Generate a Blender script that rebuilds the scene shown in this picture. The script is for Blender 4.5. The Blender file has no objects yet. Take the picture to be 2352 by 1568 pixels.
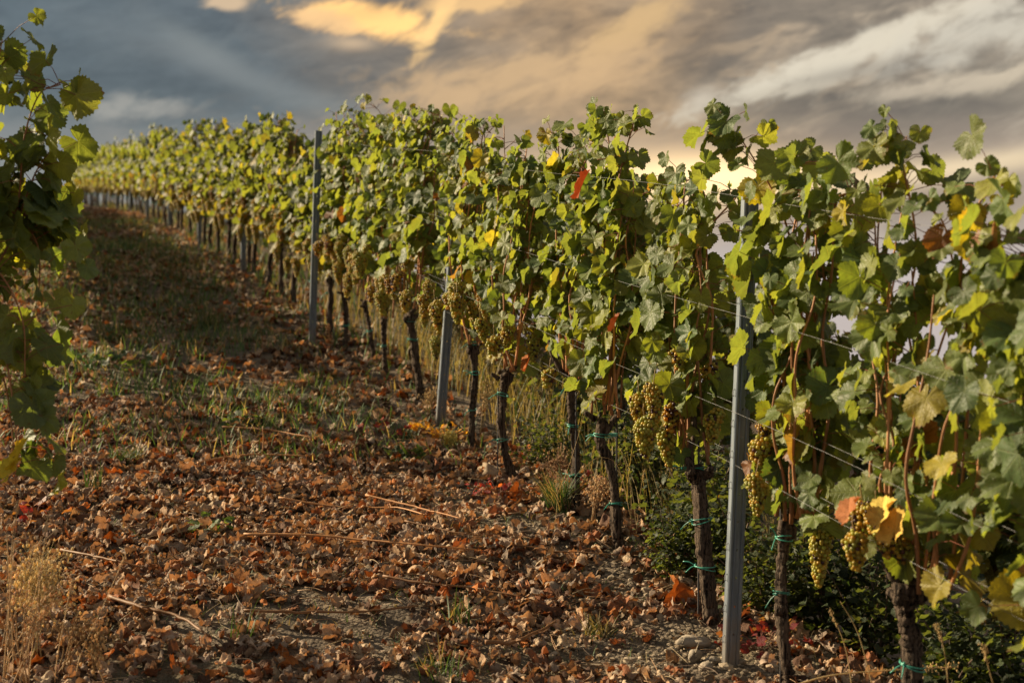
import bpy, math, random
import numpy as np
from mathutils import Vector, Matrix

# ------------------------------------------------------------------ camera, sky, sun, exposure
S = bpy.context.scene
COL = S.collection
CAMZ = 2.0                      # camera height over the origin of the alley
F = 3267.0                      # focal length in photo pixels (2352 wide)
cam = bpy.data.objects.new("camera", bpy.data.cameras.new("camera"))
COL.objects.link(cam)
cam.location = (0, 0, CAMZ)
cam.rotation_euler = (math.radians(90), 0, 0)
cam.data.lens = 50.0
cam.data.sensor_width = 36.0
cam.data.clip_start = 0.05
cam.data.clip_end = 6000
cam.data.dof.use_dof = True
cam.data.dof.focus_distance = 6.3
cam.data.dof.aperture_fstop = 2.6
cam.data.dof.aperture_blades = 7
S.camera = cam

SUN_EL = math.radians(24)
SUN_H = Vector((-0.92, 0.40, 0)).normalized()      # horizontal direction towards the sun
SUN_DIR = Vector((SUN_H.x * math.cos(SUN_EL), SUN_H.y * math.cos(SUN_EL), math.sin(SUN_EL)))
sun = bpy.data.objects.new("sun", bpy.data.lights.new("sun", 'SUN'))
COL.objects.link(sun)
sun.data.energy = 5.0
sun.data.angle = math.radians(0.5)
sun.data.color = (1.0, 0.81, 0.53)
sun.rotation_euler = (-SUN_DIR).to_track_quat('-Z', 'Y').to_euler()
S.view_settings.view_transform = 'Standard'
S.view_settings.look = 'None'
S.view_settings.exposure = 1.1
S.view_settings.gamma = 1.0
S.cycles.use_denoising = True
S.cycles.max_bounces = 8
S.cycles.transparent_max_bounces = 8


class NT:
    """small shorthand for node trees"""
    def __init__(s, tree):
        s.t = tree
        tree.nodes.clear()

    def n(s, kind, **kw):
        nd = s.t.nodes.new(kind)
        for k, v in kw.items():
            setattr(nd, k, v)
        return nd

    def put(s, sock, v):
        if isinstance(v, bpy.types.NodeSocket):
            s.t.links.new(v, sock)
        else:
            if sock.type == 'RGBA' and isinstance(v, (tuple, list)) and len(v) == 3:
                v = (*v, 1)
            sock.default_value = v

    def m(s, op, a, b=None, c=None, clamp=False):
        nd = s.n('ShaderNodeMath', operation=op, use_clamp=clamp)
        s.put(nd.inputs[0], a)
        if b is not None: s.put(nd.inputs[1], b)
        if c is not None: s.put(nd.inputs[2], c)
        return nd.outputs[0]

    def mix(s, f, a, b, blend='MIX', clamp=True):
        nd = s.n('ShaderNodeMix', data_type='RGBA', blend_type=blend)
        nd.clamp_factor = clamp
        s.put(nd.inputs[0], f); s.put(nd.inputs[6], a); s.put(nd.inputs[7], b)
        return nd.outputs[2]

    def ramp(s, f, stops, interp='LINEAR'):
        nd = s.n('ShaderNodeValToRGB')
        cr = nd.color_ramp
        cr.interpolation = interp
        while len(cr.elements) < len(stops): cr.elements.new(0.5)
        for e, (p, c) in zip(cr.elements, stops):
            e.position = p
            e.color = (*c, 1) if not isinstance(c, (int, float)) else (c, c, c, 1)
        s.put(nd.inputs[0], f)
        return nd.outputs[0]

    def smooth(s, v, a, b):
        nd = s.n('ShaderNodeMapRange', interpolation_type='SMOOTHSTEP')
        s.put(nd.inputs[0], v); s.put(nd.inputs[1], a); s.put(nd.inputs[2], b)
        return nd.outputs[0]

    def noise(s, vec, scale, detail=2, rough=.5, dist=0.0):
        nd = s.n('ShaderNodeTexNoise')
        if vec is not None: s.put(nd.inputs['Vector'], vec)
        nd.inputs['Scale'].default_value = scale
        nd.inputs['Detail'].default_value = detail
        nd.inputs['Roughness'].default_value = rough
        nd.inputs['Distortion'].default_value = dist
        return nd.outputs[0]

    def comb(s, x, y, z=0.0):
        nd = s.n('ShaderNodeCombineXYZ')
        for i, v in enumerate((x, y, z)): s.put(nd.inputs[i], v)
        return nd.outputs[0]

    def sep(s, v):
        nd = s.n('ShaderNodeSeparateXYZ')
        s.put(nd.inputs[0], v)
        return nd.outputs

    def attr(s, name):
        return s.n('ShaderNodeAttribute', attribute_name=name)


# ---- evening sky: a Nishita sky almost wholly covered by a broken cloud deck (functions of the world direction)
W = bpy.data.worlds.new("World")
S.world = W
W.use_nodes = True
w = NT(W.node_tree)
out = w.n('ShaderNodeOutputWorld')
bg = w.n('ShaderNodeBackground')
bg.inputs['Strength'].default_value = 0.1
w.t.links.new(bg.outputs[0], out.inputs[0])
sky = w.n('ShaderNodeTexSky', sky_type='NISHITA')
sky.sun_disc = False
sky.sun_elevation = SUN_EL
sky.sun_rotation = math.atan2(SUN_H.x, SUN_H.y)
d = w.sep(w.n('ShaderNodeTexCoord').outputs['Generated'])
az = w.m('ARCTAN2', d[0], d[1])
el = w.m('ARCSINE', d[2])


def ang(px, py):
    x, z = (px - 1176) / F, (784 - py) / F
    return math.atan(x), math.atan(z / math.hypot(1, x))


def blob(px, py, sx, sy, slope=0.0):
    """soft bump on the sky dome round the direction of a photo point; radii in radians; slope = rise per azimuth"""
    a0, e0 = ang(px, py)
    da = w.m('SUBTRACT', az, a0)
    de = w.m('SUBTRACT', w.m('SUBTRACT', el, e0), w.m('MULTIPLY', da, slope))
    q = w.m('ADD', w.m('POWER', w.m('ABSOLUTE', w.m('DIVIDE', da, sx)), 2.0),
            w.m('POWER', w.m('ABSOLUTE', w.m('DIVIDE', de, sy)), 2.0))
    return w.m('EXPONENT', w.m('MULTIPLY', q, -1.0))


tilt = w.m('SUBTRACT', el, w.m('MULTIPLY', az, 0.30))
pc = w.comb(az, w.m('MULTIPLY', el, 1.7))
pf = w.comb(az, w.m('MULTIPLY', w.m('SUBTRACT', el, w.m('MULTIPLY', az, 0.12)), 3.4), 3.1)
n_big = w.noise(pc, 7.0, 3, .5, .6)
n_mid = w.noise(pf, 17.0, 6, .58, .5)
n_str = w.noise(w.comb(az, w.m('MULTIPLY', tilt, 2.3), 7.7), 21.0, 5, .56, .6)
azn = w.m('ADD', w.m('MULTIPLY', az, 1.4), 0.5)           # 0..1 over the picture
azw = w.m('ADD', azn, w.m('MULTIPLY', w.m('SUBTRACT', n_big, .5), .25))
base = w.ramp(azw, [(0.0, (.066, .084, .090)), (.24, (.086, .099, .102)), (.42, (.225, .165, .105)), (.58, (.400, .255, .122)),
                    (.72, (.225, .170, .112)), (1.0, (.255, .205, .145))])
amp = w.m('MULTIPLY_ADD', w.smooth(azn, .05, .6), .75, .95)
n_fine = w.noise(w.comb(az, w.m('MULTIPLY', w.m('SUBTRACT', el, w.m('MULTIPLY', az, .10)), 2.2), 5.5), 48.0, 6, .6, .5)
dark = w.m('MULTIPLY_ADD', w.m('SUBTRACT', n_mid, .5), amp, w.m('MULTIPLY_ADD', w.m('SUBTRACT', n_fine, .5), .65, .93))
c = w.mix(1.0, base, w.comb(dark, dark, dark), 'MULTIPLY')
hi = w.m('MULTIPLY', w.smooth(n_str, .48, .72), w.m('MULTIPLY_ADD', w.smooth(azn, .45, .75), .72, .22))
hic = w.ramp(azn, [(0.0, (.17, .20, .20)), (.30, (.24, .24, .22)), (.50, (.60, .36, .15)), (.70, (.52, .36, .20)), (1.0, (.62, .53, .40))])
c = w.mix(w.m('MULTIPLY', hi, .62), c, hic)
# lighter band of low sky, then the pale evening horizon seen through the leaves
c = w.mix(w.m('MULTIPLY', w.smooth(w.m('ADD', el, w.m('MULTIPLY', w.m('SUBTRACT', n_mid, .5), .06)), .165, .125), .62), c,
          w.ramp(azn, [(0.0, (.215, .215, .205)), (.35, (.33, .26, .20)), (.6, (.42, .30, .19)), (.8, (.30, .22, .16)), (1.0, (.36, .27, .20))]))
c = w.mix(w.m('MULTIPLY', w.smooth(el, .095, .045), .9), c, (.47, .41, .395))
rg = w.m('MULTIPLY', w.m('MAXIMUM', w.m('MULTIPLY', w.smooth(n_big, .28, .60), 1.0), .0), 1.0)
brk = w.smooth(w.noise(w.comb(az, w.m('MULTIPLY', tilt, 2.0), 1.3), 30.0, 6, .6, .4), .30, .68)
for (px, py, sx, sy, sl, colr, k, brokn) in [
        (850, 40, .060, .0125, -.12, (1.15, .66, .20), 1.0, 1),
        (1005, 50, .020, .016, 1.2, (1.00, .62, .22), .95, 1),
        (745, 44, .030, .010, -.15, (.85, .52, .22), .8, 1),
        (515, 6, .016, .006, 0, (.60, .42, .24), .9, 1),
        (810, 100, .016, .005, 0, (.62, .43, .24), .7, 0),
        (1090, 6, .05, .008, 0, (.85, .52, .20), .8, 1),
        (1450, 65, .055, .018, .55, (.66, .42, .17), .75, 1),
        (1180, 185, .13, .024, .14, (.58, .37, .17), .8, 1),
        (1960, 120, .12, .013, .33, (.66, .58, .44), .95, 1),
        (2250, 75, .07, .020, .2, (.58, .52, .41), .85, 1),
        (1850, 195, .06, .006, .22, (.58, .50, .37), .75, 1),
        (1610, 232, .012, .008, .3, (.62, .53, .40), .8, 0),
        (2230, 190, .09, .009, .10, (.62, .51, .36), .8, 1),
        (300, 245, .04, .010, .05, (.30, .28, .24), .8, 1),
        (470, 120, .035, .010, -.5, (.19, .20, .185), .6, 0),
        (600, 190, .09, .010, -.3, (.20, .21, .20), .6, 0),
        (2200, 385, .13, .008, .12, (.80, .62, .38), .8, 0),
        (1630, 405, .085, .016, .0, (1.5, 1.02, .50), 1.0, 0)]:
    f = w.m('MULTIPLY', blob(px, py, sx, sy, sl), k)
    if brokn: f = w.m('MULTIPLY', w.smooth(w.m('ADD', f, w.m('MULTIPLY', w.m('SUBTRACT', brk, .5), .45)), .22, .85), k)
    c = w.mix(f, c, colr)
for (px, py, sx, sy, sl, k) in [(1920, 172, .035, .006, .18, .5), (2080, 150, .03, .005, .12, .45), (1960, 235, .09, .011, .05, .45),
                                (870, 20, .040, .008, .2, .35), (2180, 250, .07, .008, .02, .5), (330, 170, .10, .014, 0, .35),
                                (1990, 322, .10, .012, .08, .35), (800, 190, .05, .012, 0, .3), (1650, 60, .05, .03, .5, .35)]:
    c = w.mix(w.m('MULTIPLY', blob(px, py, sx, sy, sl), k), c, w.mix(1.0, c, (.42, .42, .44), 'MULTIPLY'))
# above the view the sky turns an even warm grey, chosen as fill light
c = w.mix(w.m('MULTIPLY', w.smooth(el, .26, .60), .92), c, (.26, .25, .235))
c10 = w.mix(1.0, c, (5.7, 5.7, 5.7), 'MULTIPLY')
w.t.links.new(w.mix(.94, sky.outputs[0], c10), bg.inputs['Color'])

# ------------------------------------------------------------------ geometry of the place
rng = np.random.default_rng(7)
random.seed(7)
U = np.array([-0.33562, 0.94200])       # along the rows, uphill
ROT = math.atan2(U[1], U[0])            # local x = along the row, local y = towards the sunny alley side


def row_x(Y): return 0.833 - 0.3563 * (Y - 5.4)
def left_x(Y): return -2.29 - 0.3563 * (Y - 5.0)


_py = np.array([-400, -60, -10, 0, 3, 5.4, 9.02, 12.78, 16, 21.8, 29.9, 43, 57, 64, 80, 130, 300, 900, 3000], float)
_pz = np.array([-60, -13, -3.6, -2.08, -1.6, -1.183, -.548, .113, .70, 1.58, 2.66, 4.08, 5.55, 5.85, 5.5, 1.0, -25, -90, -140], float)


def vnoise(x, y, seed=0):
    """value noise in numpy"""
    xi, yi = np.floor(x).astype(np.int64), np.floor(y).astype(np.int64)
    fx, fy = x - xi, y - yi
    fx, fy = fx * fx * (3 - 2 * fx), fy * fy * (3 - 2 * fy)

    def h(a, b):
        k = (a * 374761393 + b * 668265263 + seed * 974634777) & 0xffffffff
        k = ((k ^ (k >> 13)) * 1274126177) & 0xffffffff
        return ((k ^ (k >> 16)) & 0xffff) / 65535.0
    return (h(xi, yi) * (1 - fx) + h(xi + 1, yi) * fx) * (1 - fy) + (h(xi, yi + 1) * (1 - fx) + h(xi + 1, yi + 1) * fx) * fy


def terrain(X, Y, bumps=True):
    X, Y = np.asarray(X, float), np.asarray(Y, float)
    z = np.interp(Y, _py, _pz)
    s = (X - row_x(Y)) * 0.942
    r = np.clip(s - .30, 0, None)
    kb = np.interp(Y, [9, 13, 30, 60], [.62, .18, .15, .30])
    rs_ = r - .25 + .25 * np.exp(-r / .25)
    z = z - kb * np.minimum(rs_, 1.6) - .62 * np.clip(rs_ - 1.6, 0, 5) - .27 * np.clip(rs_ - 6.6, 0, 60)
    l = np.clip(-s - .2, 0, 6)
    z = z + .03 * l
    if bumps:
        k = np.exp(-np.maximum(np.abs(X), np.abs(Y - 6) * .5) / 40)
        z = z + k * (.10 * (vnoise(X * .9, Y * .9, 1) - .5) + .035 * (vnoise(X * 4, Y * 4, 2) - .5) + .014 * (vnoise(X * 15, Y * 15, 3) - .5))
    return z + CAMZ


def tz(x, y): return float(terrain(np.array([x]), np.array([y]))[0])
def P(px, py, Y): return np.array([(px - 1176) / F * Y, Y, (784 - py) / F * Y + CAMZ])
def gnd(px, py):
    """ground point of the alley under a photo pixel"""
    Y = 2.13 / ((py - 784) / F + .1755)
    return np.array([(px - 1176) / F * Y, Y])


# ------------------------------------------------------------------ mesh helpers
class MB:
    def __init__(s): s.v, s.c, s.l, s.f, s.m, s.n = [], [], [], [], [], 0

    def add(s, v, faces, col=(1, 1, 1), lco=None, mi=0):
        v = np.asarray(v, float).reshape(-1, 3)
        k = len(v)
        col = np.asarray(col, float)
        if col.ndim == 1: col = np.tile(col[:3], (k, 1))
        s.v.append(v); s.c.append(col)
        s.l.append(np.zeros((k, 3)) if lco is None else np.asarray(lco, float))
        for f in faces:
            f = np.asarray(f, np.int64)
            if len(f):
                s.f.append(f + s.n); s.m.append(np.full(len(f), mi))
        s.n += k

    def mesh(s, name, mats, smooth=True):
        me = bpy.data.meshes.new(name)
        v = np.concatenate(s.v); c = np.concatenate(s.c); l = np.concatenate(s.l)
        me.vertices.add(len(v)); me.vertices.foreach_set('co', v.ravel())
        sizes = np.concatenate([np.full(len(f), f.shape[1]) for f in s.f])
        loops = np.concatenate([f.ravel() for f in s.f])
        me.loops.add(len(loops)); me.loops.foreach_set('vertex_index', loops.astype(np.int32))
        me.polygons.add(len(sizes))
        me.polygons.foreach_set('loop_start', np.concatenate([[0], np.cumsum(sizes)[:-1]]).astype(np.int32))
        me.polygons.foreach_set('material_index', np.concatenate(s.m).astype(np.int32))
        me.polygons.foreach_set('use_smooth', np.full(len(sizes), smooth))
        a = me.attributes.new('tint', 'FLOAT_COLOR', 'POINT')
        a.data.foreach_set('color', np.concatenate([c, np.ones((len(c), 1))], 1).ravel().astype(np.float32))
        a = me.attributes.new('leafco', 'FLOAT_VECTOR', 'POINT')
        a.data.foreach_set('vector', l.ravel().astype(np.float32))
        for m_ in (mats if isinstance(mats, (list, tuple)) else [mats]): me.materials.append(m_)
        me.update(calc_edges=True)
        return me


def link(name, me, parent=None, loc=None, rot=None, scale=None):
    o = bpy.data.objects.new(name, me)
    COL.objects.link(o)
    if parent: o.parent = parent
    if loc is not None: o.location = loc
    if rot is not None: o.rotation_euler = rot
    if scale is not None: o.scale = scale if isinstance(scale, (tuple, list)) else (scale,) * 3
    return o


def tag(o, label=None, cat=None, group=None, kind=None):
    if label: o['label'] = label
    if cat: o['category'] = cat
    if group: o['group'] = group
    if kind: o['kind'] = kind
    return o


def smooth_path(pts, n):
    pts = np.asarray(pts, float)
    if len(pts) == 2:
        t = np.linspace(0, 1, n)[:, None]
        return pts[0] * (1 - t) + pts[1] * t
    p = np.vstack([2 * pts[0] - pts[1], pts, 2 * pts[-1] - pts[-2]])
    t = np.linspace(0, len(pts) - 1 - 1e-6, n)
    i = t.astype(int); f = (t - i)[:, None]
    a, b, c_, d_ = p[i], p[i + 1], p[i + 2], p[i + 3]
    return .5 * (2 * b + (c_ - a) * f + (2 * a - 5 * b + 4 * c_ - d_) * f ** 2 + (3 * b - a - 3 * c_ + d_) * f ** 3)


def tube_geo(path, rad, sides=6, mod=None, cap=True):
    path = np.asarray(path, float); n = len(path)
    rad = np.broadcast_to(np.asarray(rad, float), (n,))
    t = np.gradient(path, axis=0); t /= np.linalg.norm(t, axis=1)[:, None] + 1e-9
    ref = np.array([0, 1.0, .13]) if abs(t[:, 1]).mean() < .8 else np.array([1.0, 0, .13])
    b1 = np.cross(t, ref); b1 /= np.linalg.norm(b1, axis=1)[:, None] + 1e-9
    b2 = np.cross(t, b1)
    th = np.linspace(0, 2 * np.pi, sides, endpoint=False)
    R = rad[:, None] * np.ones(sides)
    if mod is not None: R = R * mod(th[None, :], np.linspace(0, 1, n)[:, None])
    v = path[:, None] + R[..., None] * (np.cos(th)[None, :, None] * b1[:, None] + np.sin(th)[None, :, None] * b2[:, None])
    v = v.reshape(-1, 3)
    i = np.arange(n - 1)[:, None] * sides; j = np.arange(sides)[None, :]; k = (j + 1) % sides
    fq = np.stack([i + j, i + k, i + sides + k, i + sides + j], -1).reshape(-1, 4)
    fs = [fq]
    if cap:
        v = np.vstack([v, path[0], path[-1]])
        a = n * sides
        jj = np.arange(sides); kk = (jj + 1) % sides
        fs.append(np.stack([np.full(sides, a), kk, jj], -1))
        fs.append(np.stack([np.full(sides, a + 1), (n - 1) * sides + jj, (n - 1) * sides + kk], -1))
    return v, fs


def ico(sub):
    import bmesh
    bm = bmesh.new()
    bmesh.ops.create_icosphere(bm, subdivisions=sub, radius=1)
    v = np.array([x.co[:] for x in bm.verts]); f = np.array([[q.index for q in x.verts] for x in bm.faces])
    bm.free()
    return v, f


ICO0, ICO1, ICO2 = ico(1), ico(2), ico(3)


# ------------------------------------------------------------------ materials
def mat(name):
    m_ = bpy.data.materials.new(name)
    m_.use_nodes = True
    t = NT(m_.node_tree)
    o = t.n('ShaderNodeOutputMaterial')
    return m_, t, o


def pbsdf(t, **kw):
    p = t.n('ShaderNodeBsdfPrincipled')
    for k, v in kw.items():
        t.put(p.inputs[k.replace('_', ' ')], v)
    return p


def bump(t, h, strength, dist=.01):
    b = t.n('ShaderNodeBump')
    t.put(b.inputs['Height'], h)
    b.inputs['Strength'].default_value = strength
    b.inputs['Distance'].default_value = dist
    return b.outputs[0]


def veins(t):
    """0..1 mask of palmate veins plus a softer field of side veins, from leaf coordinates (petiole at 0,0, tip along +y)"""
    x, y, _ = t.sep(t.attr('leafco').outputs['Vector'])
    r = t.m('SQRT', t.m('ADD', t.m('MULTIPLY', x, x), t.m('MULTIPLY', y, y)))
    a = t.m('ABSOLUTE', t.m('ARCTAN2', x, y))
    pp = t.m('PINGPONG', a, math.radians(26))
    dst = t.m('MULTIPLY', r, t.m('SINE', pp))
    main = t.smooth(dst, .017, .004)
    sec = t.m('PINGPONG', t.m('SUBTRACT', t.m('MULTIPLY', r, 1.0), t.m('MULTIPLY', dst, .9)), .055)
    side = t.smooth(sec, .011, .001)
    return main, side


def leaf_material(name, trans, dry=False):
    m_, t, o = mat(name)
    tint = t.attr('tint').outputs['Color']
    main, side = veins(t)
    pos = t.n('ShaderNodeNewGeometry')
    n1 = t.noise(pos.outputs['Position'], 38.0, 3, .6)
    n2 = t.noise(pos.outputs['Position'], 190.0, 2, .6)
    v = t.m('MULTIPLY_ADD', n1, .9 if not dry else 1.1, .55 if not dry else .45)
    c = t.mix(1.0, tint, t.comb(v, v, v), 'MULTIPLY')
    c = t.mix(t.m('MULTIPLY', main, .55), c, t.mix(1.0, c, (.10, .10, .035) if not dry else (.04, .015, .0), 'ADD'))
    c = t.mix(t.m('MULTIPLY', side, .22), c, t.mix(1.0, c, (.05, .055, .02) if not dry else (.03, .01, .0), 'ADD'))
    if not dry:
        c = t.mix(t.m('MULTIPLY', pos.outputs['Backfacing'], .6), c, t.mix(.45, c, (.20, .23, .14)))
    lx, ly, _ = t.sep(t.attr('leafco').outputs['Vector'])
    lr = t.m('SQRT', t.m('ADD', t.m('MULTIPLY', lx, lx), t.m('MULTIPLY', ly, ly)))
    big = t.noise(pos.outputs['Position'], 6.5, 2, .5)
    if not dry:                                       # scorched margins on some leaves, small brown spots on others
        rim = t.smooth(t.m('ADD', lr, t.m('ADD', t.m('MULTIPLY', t.m('SUBTRACT', n1, .5), .5), t.m('MULTIPLY', t.m('SUBTRACT', big, .55), .9))), .62, .74)
        c = t.mix(t.m('MULTIPLY', rim, .75), c, (.16, .075, .03))
        c = t.mix(t.m('MULTIPLY', t.smooth(t.noise(pos.outputs['Position'], 120.0, 1, .5), .66, .74), .6), c, (.12, .06, .025))
        c = t.mix(t.m('MULTIPLY', t.smooth(big, .50, .75), .4), c, t.mix(1.0, c, (1.5, 1.25, .8), 'MULTIPLY'))
    else:
        c = t.mix(t.m('MULTIPLY', t.smooth(n1, .56, .72), .6), c, (.07, .042, .03))
    h = t.m('ADD', t.m('MULTIPLY', main, -.8), t.m('ADD', t.m('MULTIPLY', side, -.45), t.m('ADD', t.m('MULTIPLY', n2, .5), t.m('MULTIPLY', n1, 1.2))))
    nb = bump(t, h, .55, .004 if not dry else .006)
    p = pbsdf(t, Base_Color=c, Roughness=.5 if not dry else .8, Specular_IOR_Level=.4 if not dry else .2, Normal=nb)
    tr = t.n('ShaderNodeBsdfTranslucent')
    t.put(tr.inputs['Color'], t.mix(1.0, c, (2.15, 1.95, .48) if not dry else (1.6, 1.0, .5), 'MULTIPLY'))
    t.put(tr.inputs['Normal'], nb)
    mx = t.n('ShaderNodeMixShader')
    mx.inputs[0].default_value = trans
    t.t.links.new(p.outputs[0], mx.inputs[1]); t.t.links.new(tr.outputs[0], mx.inputs[2])
    t.t.links.new(mx.outputs[0], o.inputs[0])
    return m_


def tint_material(name, rough, noise_scale, var, bump_s=0.0, trans=0.0, spec=.3, stretch=None, dark=None, bdist=.004):
    """material whose colour is the vertex tint broken up by procedural noise"""
    m_, t, o = mat(name)
    tint = t.attr('tint').outputs['Color']
    pos = t.n('ShaderNodeTexCoord').outputs['Object']
    if stretch:
        mp = t.n('ShaderNodeMapping')
        t.put(mp.inputs[0], pos); mp.inputs['Scale'].default_value = stretch
        pos = mp.outputs[0]
    n1 = t.noise(pos, noise_scale, 5, .62, .3)
    v = t.m('MULTIPLY_ADD', n1, 2 * var, 1 - var)
    c = t.mix(1.0, tint, t.comb(v, v, v), 'MULTIPLY')
    if dark: c = t.mix(t.smooth(n1, .52, .36), c, dark)
    p = pbsdf(t, Base_Color=c, Roughness=rough, Specular_IOR_Level=spec)
    if bump_s: t.put(p.inputs['Normal'], bump(t, n1, bump_s, bdist))
    sh = p.outputs[0]
    if trans:
        tr = t.n('ShaderNodeBsdfTranslucent')
        t.put(tr.inputs['Color'], t.mix(1.0, c, (1.7, 1.5, .6), 'MULTIPLY'))
        mx = t.n('ShaderNodeMixShader'); mx.inputs[0].default_value = trans
        t.t.links.new(sh, mx.inputs[1]); t.t.links.new(tr.outputs[0], mx.inputs[2])
        sh = mx.outputs[0]
    t.t.links.new(sh, o.inputs[0])
    return m_


M_LEAF = leaf_material('vine leaf', .46)
M_DRY = leaf_material('dry leaf', .16, dry=True)
M_BARK = tint_material('vine bark', .9, 105, .85, 1.0, 0, .12, (1, 1, .10), (.008, .006, .005), .02)
M_CANE = tint_material('cane', .6, 80, .3, .3, 0, .35, (1, 1, .3))
M_BERRY = tint_material('grape', .36, 120, .3, 0, .34, .45)
M_TIE = tint_material('plastic tie', .35, 20, .08, 0, .1, .5)
M_BLADE = tint_material('grass blade', .6, 25, .3, 0, .3, .3)
M_WEED = tint_material('weed', .75, 50, .35, .2, .22, .2)
M_STONE = tint_material('stone', .9, 28, .4, .9, 0, .2, None, None, .012)
M_ROD = tint_material('iron rod', .7, 60, .4, .3, 0, .4)
M_HOLE = None

M_STEEL, t, o = mat('galvanised steel')
pos = t.n('ShaderNodeTexCoord').outputs['Object']
mp = t.n('ShaderNodeMapping'); t.put(mp.inputs[0], pos); mp.inputs['Scale'].default_value = (1, 1, .06)
n1 = t.noise(mp.outputs[0], 90, 4, .6)
n2 = t.noise(pos, 9, 5, .6)
c = t.mix(t.smooth(n1, .35, .7), (.10, .125, .155), (.19, .22, .25))
c = t.mix(t.smooth(n2, .55, .75), c, (.11, .125, .14))
dz = t.sep(pos)[2]
c = t.mix(t.m('MULTIPLY', t.smooth(t.m('ADD', dz, t.m('MULTIPLY', t.m('SUBTRACT', n2, .5), .5)), .22, .0), .7), c, (.16, .125, .09))
c = t.mix(t.m('MULTIPLY', t.smooth(t.noise(pos, 26, 5, .7), .60, .72), .45), c, (.15, .11, .085))
p = pbsdf(t, Base_Color=c, Metallic=.35, Roughness=t.m('MULTIPLY_ADD', n2, .3, .4), Normal=bump(t, n1, .2, .002))
t.t.links.new(p.outputs[0], o.inputs[0])

M_WIRE, t, o = mat('wire')
p = pbsdf(t, Base_Color=(.15, .15, .155), Metallic=.4, Roughness=.5)
t.t.links.new(p.outputs[0], o.inputs[0])

M_SOIL, t, o = mat('soil')
geo = t.n('ShaderNodeNewGeometry').outputs['Position']
na = t.noise(geo, 1.3, 5, .6)
nb_ = t.noise(geo, 16, 6, .7)
nc = t.noise(geo, 90, 3, .6)
vo = t.n('ShaderNodeTexVoronoi'); t.put(vo.inputs['Vector'], geo); vo.inputs['Scale'].default_value = 55
c = t.mix(t.smooth(nb_, .3, .7), (.085, .065, .050), (.235, .185, .135))
c = t.mix(t.m('MULTIPLY', t.smooth(nc, .5, .75), .6), c, (.33, .265, .19))
c = t.mix(t.m('MULTIPLY', t.smooth(na, .47, .62), .35), c, t.mix(nb_, (.045, .055, .02), (.11, .10, .045)))
xyz = t.sep(geo)
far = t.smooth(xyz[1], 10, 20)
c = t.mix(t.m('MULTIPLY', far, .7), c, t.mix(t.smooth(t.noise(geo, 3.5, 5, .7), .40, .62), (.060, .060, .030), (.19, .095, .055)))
h = t.m('ADD', t.m('MULTIPLY', nb_, 1.0), t.m('ADD', t.m('MULTIPLY', nc, .4), t.m('MULTIPLY', vo.outputs['Distance'], -.6)))
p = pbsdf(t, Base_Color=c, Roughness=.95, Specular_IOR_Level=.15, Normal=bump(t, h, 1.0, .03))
t.t.links.new(p.outputs[0], o.inputs[0])


# ------------------------------------------------------------------ ground: one sheet to the horizon
def axis(fine0, fine1, step, lo, hi, grow=1.16):
    a = list(np.arange(fine0, fine1, step))
    s_ = step; x = fine1
    while x < hi: a.append(x); s_ *= grow; x += s_
    a.append(hi); s_ = step; x = fine0 - step
    lowp = []
    while x > lo: lowp.append(x); s_ *= grow; x -= s_
    lowp.append(lo)
    return np.array(lowp[::-1] + a)


gx = axis(-2.6, 2.4, .03, -2500, 2500)
gy = axis(4.4, 11, .035, -300, 3000, 1.05)
GX, GY = np.meshgrid(gx, gy)
GZ = terrain(GX, GY)
nx, ny = len(gx), len(gy)
ii = (np.arange(ny - 1)[:, None] * nx + np.arange(nx - 1)[None, :])
g = MB()
g.add(np.stack([GX, GY, GZ], -1).reshape(-1, 3), [np.stack([ii, ii + 1, ii + nx + 1, ii + nx], -1).reshape(-1, 4)])
tag(link('ground', g.mesh('ground', M_SOIL)), kind='structure')


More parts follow.
